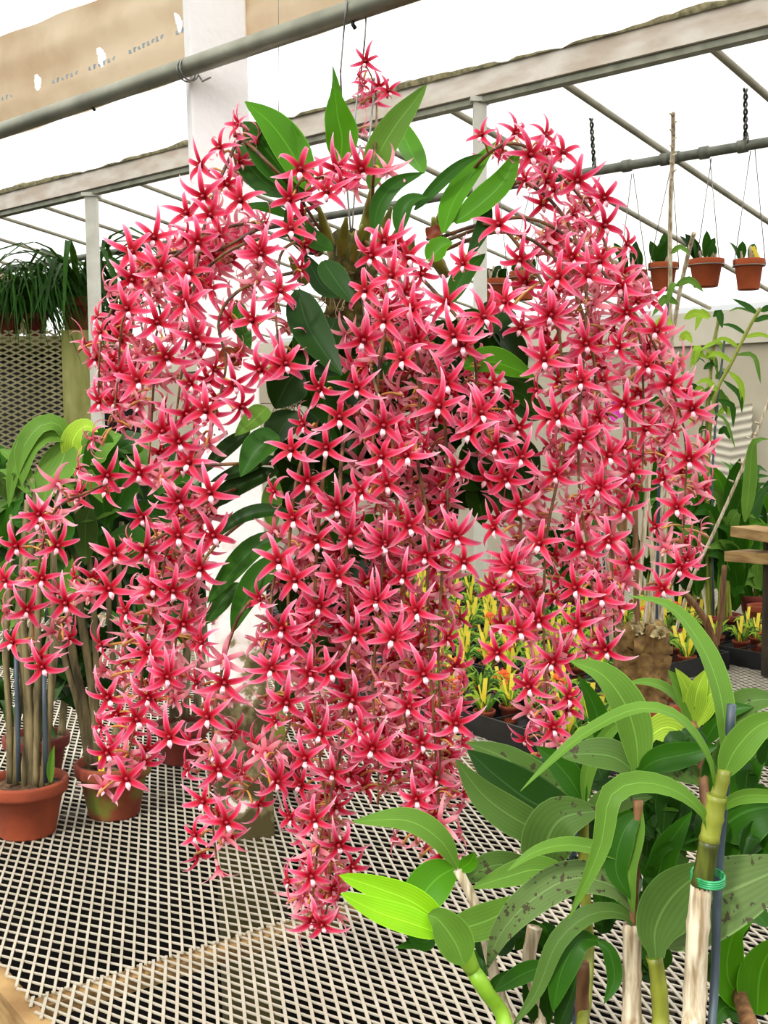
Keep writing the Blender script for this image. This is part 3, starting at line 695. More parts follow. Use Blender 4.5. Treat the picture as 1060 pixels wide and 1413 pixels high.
OL([(512,262),(520,220),(545,175),(572,140),(589,117)], 42, 'leaf_soft', .05, .02, roll=10)
OL([(584,240),(570,215),(556,185),(540,150)], 34, 'leaf', 0, 0)
OL([(516,325),(522,285),(545,255),(585,238)], 26, 'leaf_mid', -.02, -.03, roll=20)
OL([(550,322),(556,290),(570,275),(590,272)], 26, 'leaf_mid', -.02, -.02)
OL([(572,290),(610,250),(640,225),(668,212)], 18, 'leaf_mid', .0, .0, roll=20)
OL([(612,322),(625,280),(655,235),(685,195)], 36, 'leaf', .0, .03, roll=-15)
OL([(628,308),(665,280),(695,250),(716,207)], 40, 'leaf', .0, -.04)
OL([(672,268),(668,310),(655,340),(644,362)], 22, 'leaf_dark', 0, 0)
OL([(400,300),(370,288),(330,284)], 18, 'leaf_mid', .05, .05)
OL([(345,335),(320,345),(288,376)], 30, 'leaf_mid', .05, .08)
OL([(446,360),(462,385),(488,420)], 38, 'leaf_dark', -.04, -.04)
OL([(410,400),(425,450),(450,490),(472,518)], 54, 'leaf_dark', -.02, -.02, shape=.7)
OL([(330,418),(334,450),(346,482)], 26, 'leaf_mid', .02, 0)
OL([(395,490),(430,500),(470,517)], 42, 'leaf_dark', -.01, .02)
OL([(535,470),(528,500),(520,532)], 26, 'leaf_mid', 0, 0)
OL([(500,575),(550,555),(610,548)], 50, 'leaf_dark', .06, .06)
OL([(640,508),(680,500),(738,520)], 46, 'leaf', .03, .05)
OL([(690,535),(720,545),(752,575)], 34, 'leaf_mid', .05, .07)
OL([(368,562),(350,580),(324,602)], 34, 'leaf_soft', .02, .0, shape=.6)
OL([(385,602),(355,620),(332,658)], 46, 'leaf_mid', -.02, -.02, shape=.6)
OL([(345,595),(310,622),(278,655)], 26, 'leaf_dark', .06, .06)
OL([(398,705),(360,706),(325,718),(300,742)], 24, 'leaf_dark', 0, 0)
OL([(395,735),(350,758),(315,795),(286,832)], 36, 'leaf_mid', 0, 0)
OL([(330,805),(310,825),(284,862)], 30, 'leaf_mid', .03, .03)
OL([(395,765),(360,795),(335,835),(320,874)], 40, 'leaf_mid', -.01, -.01)
OL([(385,650),(340,665),(300,690),(265,705)], 34, 'leaf_dark', .05, .07)
OL([(378,630),(330,650),(290,665)], 22, 'leaf_dark', .05, .07)
OL([(380,660),(375,700),(378,735)], 30, 'leaf_soft', .06, .06)
OL([(450,330),(430,345),(405,320),(395,285)], 28, 'leaf_dark', .02, .02)
OL([(460,345),(430,330),(412,300)], 30, 'leaf_mid', .02, .02)
OL([(470,410),(445,395),(420,350)], 30, 'leaf_dark', .04, .04)
OL([(590,360),(610,340),(625,335)], 34, 'leaf', .02, .02)
OL([(620,420),(640,380),(670,350)], 30, 'leaf_mid', .04, .05)
rl = random.Random(21)
for i in range(150):  # dark leaves added behind the flowers to supply the deep shadows between them
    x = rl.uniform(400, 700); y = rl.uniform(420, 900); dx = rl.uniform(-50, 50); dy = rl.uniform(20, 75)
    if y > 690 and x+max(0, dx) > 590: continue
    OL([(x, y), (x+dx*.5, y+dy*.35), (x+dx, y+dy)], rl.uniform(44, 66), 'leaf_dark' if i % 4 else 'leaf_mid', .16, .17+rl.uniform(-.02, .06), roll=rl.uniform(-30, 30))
for i in range(10):
    x = rl.uniform(700, 830); y = rl.uniform(480, 620)
    if i < 5: OL([(x-60, y-20), (x-30, y), (x, y+rl.uniform(-10, 40))], 30, 'leaf_dark', .14, .16)
for (x0, y0, x1, y1, r_) in ((500,345,512,262,9),(470,352,478,300,8),(455,340,440,285,8),(520,350,540,285,8),(535,352,560,300,8),(598,345,610,285,8),(605,350,598,300,9),(440,350,425,310,8),(420,390,400,355,8),(615,380,590,335,9),(400,590,392,565,16),(432,555,410,520,14),(560,370,570,330,9),(488,360,500,310,7)):
    mb = MB(); a = at(x0, y0, 1.80); b = at(x1, y1, 1.76); q = r_*mpp(1.78)
    tube(mb, [a, a.lerp(b, .25), a.lerp(b, .5), a.lerp(b, .75), b], lambda t, q=q: q*(.55+.6*math.sin(math.pi*min(1, t*.9+.12))**1.0)*(1-.45*t), 'bulb', 9, 9, rings=3); mb.build('pseudobulb', orchid)
for (x0, y0, x1, y1) in ((300,498,345,492),(545,520,560,545),(590,330,612,322),(520,540,545,530),(330,505,310,488)):
    mb = MB(); leaf(mb, pxpath([(x0, y0), ((x0+x1)/2, (y0+y1)/2-5), (x1, y1)], 1.66), 22*mpp(1.66), 'sheath', fold=.6, wave=.3); mb.build('dry_sheath', orchid)
# mossy fern-trunk mount
mb = MB(); nn_ = 26; seg = 22; vs = []; fs = []
for i in range(nn_):
    t = i/(nn_-1); c = at(480+6*math.sin(t*4), 318+t*300, 1.86); rr_ = (.030+.014*math.sin(t*3.1))*(1 if 0 < i < nn_-1 else .5)
    for k in range(seg):
        an = 2*math.pi*k/seg; q = rr_*(1+.22*random.uniform(-1, 1)); vs.append(c+Vector((math.cos(an)*q, math.sin(an)*q, random.uniform(-.004, .004))))
for i in range(nn_-1):
    for k in range(seg): a = i*seg+k; b = i*seg+(k+1) % seg; fs.append((a, b, b+seg, a+seg))
fs.append(tuple(range(seg))); fs.append(tuple((nn_-1)*seg+k for k in range(seg)))
mb.add(vs, fs, 'moss'); mb.build('mossy_mount', orchid)
mb = MB()
for i in range(110):
    x = random.gauss(450, 34); y = random.uniform(360, 610); 
    if i % 3 == 0: x, y = random.gauss(398, 16), random.uniform(505, 560)
    pts = [at(x, y, 1.79)]
    for k in range(4): pts.append(pts[-1]+Vector((random.uniform(-.012, .012), random.uniform(-.008, .006), random.uniform(-.016, .006))))
    tube(mb, pts, .0008, 'root', 4, 8)
o = mb.build('aerial_roots', orchid); o['kind'] = 'stuff'
# hanging wires
h0 = at(474, 14, 1.86); root = empty('hanging_wire', at(500, 210, 1.86), 'bent steel wire hook hanging from the front pipe and holding the big orchid', 'wire')
def onpipe(px):
    k = (px+60)/700.0; return on_t(px, 201+(-238)*k, T1)
tp = onpipe(482); tp2 = onpipe(505)
mb = MB(); tube(mb, [at(470,100,tp.y-.005), at(474, 50, tp.y-.01), at(477, 18, tp.y-.02), tp+Vector((-.002, -.014, .020)), tp+Vector((.002, .004, .024)), tp+Vector((.004, .022, .002))], .0016, 'wire', 6, 30); mb.build('hook', root)
mb = MB(); tube(mb, [tp2+Vector((0, 0, -.016)), at(503, 60, tp2.y), at(497, 110, 1.85), at(490, 160, 1.85), at(490, 196, 1.84), at(497, 204, 1.84), at(508, 198, 1.84), at(514, 150, 1.85), at(517, 108, 1.85)], .0016, 'wire', 6, 40); mb.build('loop', root)
mb = MB(); tube(mb, [at(470, 100, tp.y-.005), at(472, 150, 1.86), at(476, 220, 1.84), at(484, 320, 1.84)], .0015, 'wire', 6, 20); mb.build('strand', root)
mb = MB(); tube(mb, [at(497, 200, 1.84), at(496, 210, 1.84), at(492, 230, 1.84), at(486, 320, 1.84)], .0015, 'wire', 6, 16); mb.build('strand', root)
mb = MB(); tube(mb, [at(385, 0, 1.95)+Vector((0, 0, .1)), at(385, 130, 1.95), at(384, 180, 1.95)], .0006, 'wire', 4); tag(mb.build('thin_string'), 'thin pale string hanging beside the white post', 'string')

# ================================================================== POTTED PLANTS
def pot_mb(r, h, mt, seg=28):
    mb = MB(); rb = r*.68; lip = h*.24
    lathe(mb, [(rb*.97, 0), (rb, .003), (rb+(r*.93-rb)*(h-lip)/h, h-lip), (r*.985, h-lip+.001), (r, h-lip+.006), (r*1.02, h-.004), (r*1.0, h), (r*.90, h), (r*.88, h*.9), (r*.86, h*.82)], mt, seg=seg)
    return mb
def soil_mb(r, z, mt='soil', seg=20, seed=0):
    rr_ = random.Random(seed); mb = MB(); vs = [Vector((0, 0, z+.006))]; fs = []
    for j in range(1, 5):
        for k in range(seg): an = 2*math.pi*k/seg; vs.append(Vector((r*j/4*math.cos(an), r*j/4*math.sin(an), z+rr_.uniform(-.004, .006)*(j < 4))))
    for k in range(seg): fs.append((0, 1+k, 1+(k+1) % seg))
    for j in range(3):
        for k in range(seg): a = 1+j*seg+k; b = 1+j*seg+(k+1) % seg; fs.append((a, a+seg, b+seg, b))
    mb.add(vs, fs, mt); return mb
def put(mbx, name, root, loc):
    m2 = MB(); m2.merge(mbx, Matrix.Translation(loc)); return m2.build(name, root)
def pot_at(root, loc, r, h, mt='terra', seed=0):
    put(pot_mb(r, h, mt), 'pot', root, loc); put(soil_mb(r*.88, h*.86, seed=seed), 'bark_mix', root, loc)
def cane(root, pts, r0, r1, mt, name='cane', rings=4, n=22, seg=8):
    mb = MB(); tube(mb, pts, [r0, r1], mt, seg, n, rings=rings); return mb.build(name, root)
# left pots on the bench
def base_at(px, py): return on_z(px, py, BZ+.0035)
pots = []
bA_ = base_at(38, 1148); rA = 58*mpp(bA_.y)
potA = empty('potted_orchid', bA_, 'leftmost terracotta pot at the bench front with bare grey canes and broad leaves', 'potted plant'); pot_at(potA, bA_, rA, .106, 'terra', 1)
bB_ = base_at(158, 1122); rB = 53*mpp(bB_.y)
potB = empty('potted_orchid', bB_, 'terracotta pot stained with green moss, tall grey canes and a yellow tag', 'potted plant'); pot_at(potB, bB_, rB, .108, 'terra_moss', 2)
bC_ = base_at(52, 1075); bC_.x -= .0
potC = empty('potted_orchid', bC_, 'reddish pot half hidden behind the leftmost pot, small dark leaves', 'potted plant'); pot_at(potC, bC_, .072, .10, 'terra_dark', 3)
bD_ = base_at(252, 1050)
potD = empty('potted_orchid', bD_, 'dark red pot in the shade behind the flowers, left of the white post', 'potted plant'); pot_at(potD, bD_, .066, .092, 'terra_dark', 4)
bE_ = base_at(395, 1085)
potE = empty('potted_orchid', bE_, 'dark pot standing just behind the white post with one green pseudobulb', 'potted plant'); pot_at(potE, bE_, .05, .08, 'terra_dark', 5)
rp = random.Random(5)
YA = bA_.y; YB = bB_.y
for (x0, y0, x1, y1, w) in ((14,1080,8,900,11),(36,1085,26,880,13),(22,1082,45,860,10),(48,1088,52,850,12),(60,1085,78,860,12),(42,1090,40,950,12),(68,1085,66,1000,12),(30,1080,70,870,9)):
    cane(potA, pxpath([(x0, y0), ((x0+x1)/2+rp.uniform(-8, 8), (y0+y1)/2), (x1, y1), (x1+rp.uniform(-8, 8), y1-90), (x1+rp.uniform(-10, 14), y1-190)], YA, YA-.02), w*mpp(YA)*.5, w*mpp(YA)*.35, 'cane_grey', rings=5)
for (x0, y0, x1, y1) in ((26,1078,22,900),(63,1080,61,930)):
    cane(potA, pxpath([(x0, y0), (x1, y1)], YA-.02), .0045, .0045, 'stake', 'stake', rings=0, n=4)
mb = MB(); leaf(mb, pxpath([(70, 1080), (72, 1050), (75, 1028)], YA-.03), .018, 'leaf_soft', fold=.7); mb.build('leaf', potA)
for (x0, y0, x1, y1, w) in ((128,1060,100,900,13),(135,1058,112,850,13),(122,1050,88,900,11),(160,1050,158,930,9),(150,1055,172,900,9),(130,1056,128,820,10)):
    cane(potB, pxpath([(x0, y0), ((x0+x1)/2+4, (y0+y1)/2), (x1, y1), (x1-8, y1-90), (x1-4, y1-180)], YB, YB+.03), w*mpp(YB)*.5, w*mpp(YB)*.38, 'cane_grey', rings=5)
mb = MB(); a = at(140, 1052, YB-.07); box(mb, a, .012, .0012, .042, 'yellow', (Vector((1, 0, 0)), Vector((0, 1, .2)).normalized(), Vector((.08, -.2, 1)).normalized())); mb.build('plant_tag', potB, False)
def bushy(root, cx, cy, Y, n, spread, wpx, mt, rr_, down=0.3, L=70):
    for i in range(n):
        x = cx+rr_.uniform(-spread[0], spread[0]); y = cy+rr_.uniform(-spread[1], spread[1]); an = rr_.uniform(-math.pi, math.pi)
        l = L*rr_.uniform(.7, 1.2); dx = math.cos(an)*l; dy = -abs(math.sin(an))*l*.5
        strap(root, [(x, y), (x+dx*.5, y+dy), (x+dx, y+dy+l*down*2)], Y+rr_.uniform(-.06, .06), Y+rr_.uniform(-.1, .1), wpx*rr_.uniform(.8, 1.2), mt[i % len(mt)], roll=rr_.uniform(-40, 40))
for (pts, w, m_) in (([(95,612),(80,585),(50,592),(22,640),(12,700)], 30, 'leaf_soft'), ([(96,606),(66,598),(38,620),(30,670)], 38, 'leaf_soft'), ([(95,608),(84,640),(66,668),(60,700)], 54, 'leaf_soft'),
    ([(98,640),(102,605),(118,588),(135,596)], 34, 'leaf_pale'), ([(0,620),(30,640),(50,680)], 18, 'leaf_soft'), ([(-8,650),(20,660),(44,686)], 16, 'leaf_soft'), ([(15,690),(0,660),(-14,650)], 22, 'leaf_grey'), ([(15,690),(14,668),(20,652)], 18, 'leaf_grey'), ([(15,690),(32,676),(44,680)], 18, 'leaf_grey'), ([(15,690),(0,700),(-10,715)], 18, 'leaf_grey'),
    ([(30,830),(10,800),(10,770)], 44, 'leaf_soft'), ([(60,840),(50,800),(58,770)], 44, 'leaf_soft'), ([(20,760),(10,720),(30,690)], 40, 'leaf_mid'), ([(70,760),(90,730),(80,700)], 36, 'leaf_mid'), ([(70,850),(95,810),(100,770)], 40, 'leaf_soft')):
    strap(potA, pts, YA, YA-.03, w, m_, fold=.25)
for (pts, w, m_) in (([(120,640),(138,615),(168,600)], 50, 'leaf_soft'), ([(140,590),(140,640),(142,690),(146,728)], 52, 'leaf_mid'), ([(125,700),(118,725),(118,780)], 40, 'leaf_grey'), ([(95,830),(88,790),(92,760)], 40, 'leaf_soft'), ([(110,720),(150,705),(190,690)], 16, 'leaf_soft'), ([(180,640),(170,680),(150,720)], 46, 'leaf_mid'), ([(200,780),(180,740),(150,740)], 40, 'leaf_mid')):
    strap(potB, pts, YB, YB, w, m_, fold=.22)
rq = random.Random(9)
bushy(potB, 170, 860, YB+.2, 26, (80, 80), 30, ('leaf_dark',), rq, L=50)
bushy(potB, 190, 720, YB+.12, 44, (75, 90), 34, ('leaf_mid', 'leaf_dark', 'leaf_mid'), rq)
bushy(potA, 50, 930, YA+.22, 26, (50, 90), 26, ('leaf_dark',), rq, L=45)
bushy(potA, 50, 760, YA+.12, 36, (60, 110), 34, ('leaf_mid', 'leaf_soft', 'leaf_dark'), rq)
for (x0, y0, x1, y1) in ((60,1020,60,900),(85,1015,95,880),(45,1020,30,900)):
    cane(potC, pxpath([(x0, y0), (x1, y1)], bC_.y, bC_.y+.05), .009, .006, 'cane_grey', rings=5, n=12)
bushy(potC, 80, 930, bC_.y, 18, (40, 50), 26, ('leaf_dark', 'leaf_mid'), rq, L=40)
for (x0, y0, x1, y1) in ((240,990,225,800),(255,990,262,780),(270,990,285,830),(246,995,200,840)):
    cane(potD, pxpath([(x0, y0), (x1, y1)], bD_.y, bD_.y+.05), .010, .007, 'cane_grey', rings=5, n=12)
bushy(potD, 250, 790, bD_.y+.08, 26, (70, 90), 30, ('leaf_dark', 'leaf_mid', 'leaf_dark'), rq)
mb = MB(); tube(mb, pxpath([(383, 1030), (384, 1000), (386, 968)], bE_.y-.03), lambda t: .020*(1-.5*t), 'bulb', 8, 8); mb.build('pseudobulb', potE)
bushy(potE, 395, 960, bE_.y+.02, 6, (14, 20), 18, ('leaf_dark',), rq, L=30)

# ---- raised shelf at the left with mesh front, grassy plants on top
YS = 7.9
root = empty('raised_shelf', at(50, 600, YS), 'raised bed at the left with a weathered mesh front and an algae-stained board', 'shelf')
sz = at(40, 456, YS).z; xl = at(-120, 500, YS).x; xm = at(86, 500, YS).x; xr = at(124, 500, YS).x+.06
cx = [(xl, .75), (xm, .75), (xm, sz), (xl, sz)]
mb = MB(); expanded(mb, cx, 24, .036, .012, 156, .036, .012, lambda x, y: Vector((x, YS, y)), Vector((0, -1, 0)), 'galv_old'); mb.build('mesh_front', root, False)
mb = MB(); box(mb, ((xm+xr)/2, YS, (.78+sz)/2), xr-xm, .02, sz-.78, 'board_green'); mb.build('end_board', root, False)
mb = MB(); box(mb, ((xl+xr)/2, YS+.66, sz-.06), xr-xl, 1.28, .05, 'board_green'); mb.build('shelf_top', root, False)
mb = MB(); box(mb, ((xl+xr)/2, YS+1.3, sz/2), xr-xl, .03, sz-.1, 'black'); mb.build('back_panel', root, False)
rg = random.Random(12); zs = sz-.035
def grassy(cx_px, Y, r, h, nb, Lb, mt, label, potmt='terra_dark', w=.019, droop=1.0):
    b = at(cx_px, 450, Y); b.z = zs; root = empty('potted_grass', b, label, 'potted plant'); pot_at(root, b, r, h, potmt, 8)
    mb = None
    for i in range(nb):
        an = rg.uniform(0, 2*math.pi); l = Lb*rg.uniform(.6, 1.15); d = Vector((math.cos(an), math.sin(an), 0)); s = b+d*r*rg.uniform(0, .8)+Vector((0, 0, h*.85))
        m2 = MB(); up_ = rg.uniform(.35, 1.0); pts = [s, s+d*l*.2+Vector((0, 0, l*.45*up_)), s+d*l*.55+Vector((0, 0, l*.55*up_)), s+d*l*.95+Vector((0, 0, l*(.35*up_-.75*droop*rg.random())))]
        leaf(m2, pts, w*rg.uniform(.8, 1.2), mt[i % len(mt)], hint=(0, -.3, 1), fold=.4, n=8, shape=.5, base=.5); m2.build('leaf', root)
grassy(-22, YS+.4, .085, .19, 150, .62, ('grass', 'leaf_dark'), 'fine grassy plant at the far left end of the raised bed')
grassy(14, YS+.25, .085, .17, 170, .6, ('grass', 'leaf_mid'), 'fine-leaved grassy plant second on the raised bed, brown leaf bases')
grassy(50, YS+.27, .085, .17, 180, .62, ('grass', 'grass', 'leaf_mid'), 'dense drooping grassy plant in the middle of the raised bed')
b = at(112, 448, YS+.14); grassy(112, YS+.3, .15, .28, 46, .8, ('leaf_dark', 'leaf_mid', 'grass'), 'strappy dark-leaved plant in a terracotta pot beside the slim white pole', 'terra', w=.045, droop=.9)
grassy(165, YS+.5, .12, .20, 40, .8, ('leaf_dark', 'grass'), 'arching dark grassy plant just right of the slim pole, behind flowers', w=.027)
mb = MB(); vs = [at(-60, 360, 9.9), at(15, 377, 9.9), at(52, 392, 9.9), at(52, 460, 9.9), at(-60, 460, 9.9)]; vs2 = [v+Vector((0, .02, 0)) for v in vs]
mb.add(vs+vs2, [(0, 1, 2, 3, 4), (9, 8, 7, 6, 5), (0, 5, 6, 1), (1, 6, 7, 2), (2, 7, 8, 3), (3, 8, 9, 4), (4, 9, 5, 0)], 'tan'); tag(mb.build('tan_board', smooth=False), 'tan board with a sloping top behind the grassy plants at far left', 'board')

# ================================================================== HANGING CLAY POTS ON THE RIGHT
def hang_pot(px, ytop, Y, rpx, hpx, label, seed, wires, nleaf, Lpx, ytag=False):
    r = rpx*mpp(Y); h = hpx*mpp(Y); b = at(px, ytop+hpx, Y); rr_ = random.Random(seed)
    root = empty('hanging_pot', b, label, 'hanging pot', None); pot_at(root, b, r, h, 'terra_light', seed)
    for (wx, wy, sxp) in wires:
        mb = MB(); e = b+Vector((sxp*r*1.02, -r*.2, h*.8)); tube(mb, [on_t(wx, wy, T2), e], .0022, 'wire', 4); mb.build('hanging_wire', root)
    mb = MB(); tube(mb, [b+Vector((math.cos(a)*r*1.03, math.sin(a)*r*1.03, h*.78)) for a in [i*2*math.pi/20 for i in range(21)]], .0025, 'wire', 5); mb.build('wire_ring', root)
    for i in range(nleaf):
        x = px+rr_.uniform(-.6, .6)*rpx; dx = rr_.uniform(-.9, .9)*Lpx*.7; l = Lpx*rr_.uniform(.7, 1.1)
        strap(root, [(x, ytop+4), (x+dx*.4, ytop-l*.5), (x+dx, ytop-l)], Y, Y+rr_.uniform(-.06, .06), 14, rr_.choice(('leaf_mid', 'leaf_dark', 'leaf_mid')), roll=rr_.uniform(-40, 40), fold=.3, shape=1.2, n=8)
    for i in range(5):
        x = px+rr_.uniform(-.6, .6)*rpx; cane(root, pxpath([(x, ytop+4), (x+rr_.uniform(-8, 8), ytop-rr_.uniform(8, 20))], Y), .008, .006, 'cane_dry', 'pseudobulb', rings=2, n=5, seg=6)
    if ytag:
        mb = MB(); box(mb, at(px+12, ytop-6, Y-.02), .018, .002, .09, 'yellow', (Vector((1, 0, .5)).normalized(), Vector((0, 1, 0)), Vector((-.5, 0, 1)).normalized())); mb.build('plant_tag', root, False)
hang_pot(1033, 359, 5.17, 21, 41, 'small hanging clay pot at the far right with a yellow tag and tiny plant', 31, ((1036, 208, -1), (1042, 206, 1)), 3, 30, True)
hang_pot(974, 359, 5.32, 24, 37, 'hanging clay pot with broad leaves, second from the right', 32, ((982, 218, -.6), (980, 219, .7)), 7, 40)
hang_pot(915, 364, 5.5, 20, 37, 'hanging clay pot just behind the tall dry cane', 33, ((926, 231, -1), (928, 231, 1)), 7, 40)
hang_pot(873, 374, 5.6, 19, 36, 'hanging clay pot partly hidden by flowers, left of the tall dry cane', 34, ((872, 240, -1), (874, 239, 1)), 6, 40)
hang_pot(722, 376, 6.0, 19, 38, 'hanging clay pot behind the flowers, just right of the central slim pole', 35, ((731, 266, -1), (735, 265, 1)), 4, 18)
hang_pot(684, 386, 6.2, 17, 38, 'leftmost hanging clay pot, behind the central slim pole', 36, ((676, 275, -1), (690, 272, 1)), 4, 18)

# ================================================================== SEEDLING TRAYS
tvis = []
TRV = VB0+.03
for iu, (u0, u1, v0, v1) in enumerate([(u, u+.50, v, v+.36) for u in (1.75, 2.27, 2.79, 3.31, 3.83, 4.35) for v in (TRV, TRV+.38, TRV+.76)]+[(u, u+.50, TRV+1.18, TRV+1.54) for u in (1.5, 2.02, 2.54, 3.4, 3.92, 4.6)]):
    c = UV((u0+u1)/2, (v0+v1)/2); px = project(c)
    if px[0] > 880 and not 865 < px[1] < 950: continue
    mb = MB(); L = u1-u0; Wd = v1-v0; ax = (U_, V_, UPZ)
    z0 = BZ+.003; hgt = .055
    box(mb, c+Vector((0, 0, z0-BZ+.002)), L, Wd, .004, 'black', ax)
    for sgn in (-1, 1):
        box(mb, c+V_*(sgn*Wd/2)+Vector((0, 0, hgt/2)), L, .005, hgt, 'black', ax); box(mb, c+U_*(sgn*L/2)+Vector((0, 0, hgt/2)), .005, Wd, hgt, 'black', ax)
    for k in range(1, 5): box(mb, c+U_*(L*(k/5-.5))+Vector((0, 0, hgt*.75)), .003, Wd, .004, 'black', ax)
    tag(mb.build('seedling_tray', smooth=False), 'shallow black plastic tray full of small potted seedlings', 'tray', 'black seedling trays on the second bench'); tvis.append((u0, v0))
protos = []
for kind in range(3):
    b = Vector((0, 0, 0)); rr_ = random.Random(50+kind)
    root = empty('potted_seedling', b); m2 = pot_mb(.029, .046, 'terra', 14); m2.build('pot', root)
    m2 = MB()
    for i in range(15):
        an = rr_.uniform(0, 6.28); d = Vector((math.cos(an), math.sin(an), 0)); l = rr_.uniform(.03, .07)*(1.5 if kind == 2 else 1); s = d*.01+Vector((0, 0, .042))
        leaf(m2, [s, s+d*l*.4+Vector((0, 0, l*.7)), s+d*l*.8+Vector((0, 0, l*(.9 if i % 2 else .5)))], .011, ('leaf_soft', 'leaf_mid', 'leaf_pale')[(i+kind) % 3], hint=(0, -.5, .8), n=6)
    m2.build('leaves', root)
    if kind != 2:
        m2 = MB(); box(m2, Vector((.008, .012, .082)), .013, .001, .085, 'yellow', (Vector((1, 0, 0)), Vector((0, 1, 0)), Vector((.12, 0, 1)).normalized())); m2.build('plant_tag', root, False)
        m2 = MB(); box(m2, Vector((-.012, -.006, .078)), .011, .001, .075, 'yellow', (Vector((.8, .6, 0)), Vector((-.6, .8, 0)), Vector((-.25, 0, 1)).normalized())); m2.build('plant_tag', root, False)
    if kind == 1:
        m2 = MB()
        for i in range(16):
            c = Vector((rr_.gauss(0, .010), rr_.gauss(0, .010), .085+rr_.gauss(0, .009))); an = rr_.uniform(0, 6.28)
            for q in range(4):
                d = Vector((math.cos(an+q*1.57), math.sin(an+q*1.57)*.6-.3, .4*math.sin(q))).normalized(); leaf(m2, [c, c+d*.006, c+d*.012], .006, 'orange', n=4)
        m2.build('flower_cluster', root)
    protos.append(root)
labs = ('tiny potted seedling with upright yellow tags in the black trays', 'tiny potted seedling with a tight cluster of orange flowers in the black trays', 'tiny potted seedling without a tag, green leaves only, in the black trays')
grp = ('tagged seedlings in the trays', 'orange-flowered seedlings in the trays', 'untagged green seedlings in the trays')
used = [False]*3; rs = random.Random(77)
for (u0, v0) in tvis:
    for a in range(5):
        for b in range(4):
            c = UV(u0+.05+a*.1, v0+.045+b*.088, BZ+.0075); px = project(c+Vector((0, 0, .05)))
            if not (560 < px[0] < 1120 and 740 < px[1] < 1120): continue
            if rs.random() < .25: continue
            k = 1 if rs.random() < .16 else (2 if rs.random() < .2 else 0)
            o = protos[k] if not used[k] else copy_tree(protos[k]); used[k] = True
            o.location = c; o.rotation_euler = (0, 0, rs.uniform(-.6, .6)); tag(o, labs[k], 'seedling', grp[k])

# ================================================================== BARK LOG IN POT
bl = on_z(905, 1052, BZ+.004); YL = bl.y
root = empty('potted_bark_log', bl, 'terracotta pot holding an upright chunk of rough cork bark, behind the big arching leaf', 'potted plant'); pot_at(root, bl, 46*mpp(YL), .15, 'terra', 40)
mb = MB(); nn_ = 22; seg = 28; vs = []; fs = []; rr_ = random.Random(4)
for i in range(nn_):
    t = i/(nn_-1); c = at(892-6*t, 1000-t*130, YL); r0 = (29+5*t)*mpp(YL)*(1 if i < nn_-1 else .6)
    for k in range(seg):
        an = 2*math.pi*k/seg; q = r0*(1+.10*math.sin(5*an+t*5)+.07*math.sin(11*an-t*9)+.15*rr_.uniform(-1, 1)+(.15*math.sin(9*an) if t > .8 else 0)); vs.append(c+Vector((math.cos(an)*q, math.sin(an)*q*.8, rr_.uniform(-.008, .008)+(.02*math.sin(4*an) if t > .85 else 0))))
for i in range(nn_-1):
    for k in range(seg): a = i*seg+k; b = i*seg+(k+1) % seg; fs.append((a, b, b+seg, a+seg))
fs.append(tuple((nn_-1)*seg+k for k in range(seg)))
M['bark'] = noise_mat('cork_bark', (92, 66, 32), (132, 104, 56), 45, .95, detail=9, bump=1.0, c3=(176, 156, 100))
M['bark_top'] = noise_mat('bark_pale', (120, 100, 58), (206, 192, 144), 50, .95, detail=9, bump=1.0)
mb.add(vs, [f for f in fs], 'bark'); mb.build('bark_chunk', root)
mb = MB()
for i in range(26):
    an = rr_.uniform(0, 6.28); c = at(888, 872, YL)+Vector((math.cos(an), math.sin(an)*.8, 0))*rr_.uniform(.01, .06); d = Vector((rr_.uniform(-1, 1), rr_.uniform(-1, .2), rr_.uniform(.1, .6))).normalized()
    leaf(mb, [c, c+d*.015, c+d*.03+Vector((0, 0, -.004))], .028, 'bark_top', n=6, wave=.5, fold=.6)
mb.build('bark_flakes', root)

# ================================================================== RIGHT-HAND BACKGROUND PLANTS
def bench_plant(px, py, r, h, label, mt='terra', seed=0, name='potted_orchid'):
    b = on_z(px, py, BZ+.004); root = empty(name, b, label, 'potted plant'); pot_at(root, b, r, h, mt, seed); return root, b.y
# tall dry cane plant
rt, Yt = bench_plant(905, 985, .06, .08, 'tall orchid with a long dry leafless cane rising past the thin pipe', 'terra_dark', 61)
cane(rt, pxpath([(905,960),(915,800),(922,600),(925,440),(925,300),(929,200),(929,156)], Yt, 2.68), .0065, .0048, 'cane_dry', rings=3, n=60)
for i in range(9): 
    y = 160+i*11; cane(rt, pxpath([(929, y), (929+(5 if i % 2 else -5), y-4)], 2.68), .003, .0015, 'cane_dry', 'node_stub', rings=0, n=3, seg=5)
cane(rt, pxpath([(900,960),(905,800),(918,640),(922,520),(935,420),(950,350),(958,322)], Yt, 2.7), .006, .005, 'cane_dry', rings=3, n=40)
for (x0, x1, y1) in ((870,905,560),(880,873,450),(850,866,520),(890,935,600),(858,815,420),(915,893,680),(878,928,640)):
    cane(rt, pxpath([(x0, 930), ((x0+x1)/2, (930+y1)/2), (x1, y1)], Yt+.02, Yt+.05), .0085, .006, rr_.choice(('cane_grey', 'cane_dry', 'cane_brown')), rings=4, n=24)
cane(rt, pxpath([(905, 950), (912, 560), (922, 405)], Yt-.02, 2.7), .004, .004, 'stake', 'stake', rings=0, n=5)
rr_ = random.Random(88)
for (x, y) in ((932,395),(936,420),(930,450),(938,470),(928,500),(940,400),(944,440),(926,350),(934,520),(920,560)):
    dx = rr_.choice((-1, 1))*rr_.uniform(14, 40); strap(rt, [(x, y), (x+dx*.5, y-8), (x+dx, y+rr_.uniform(0, 24))], 2.7, 2.68, 12, rr_.choice(('leaf_soft', 'leaf_pale', 'leaf_mid')), roll=rr_.uniform(-40, 40), n=8)
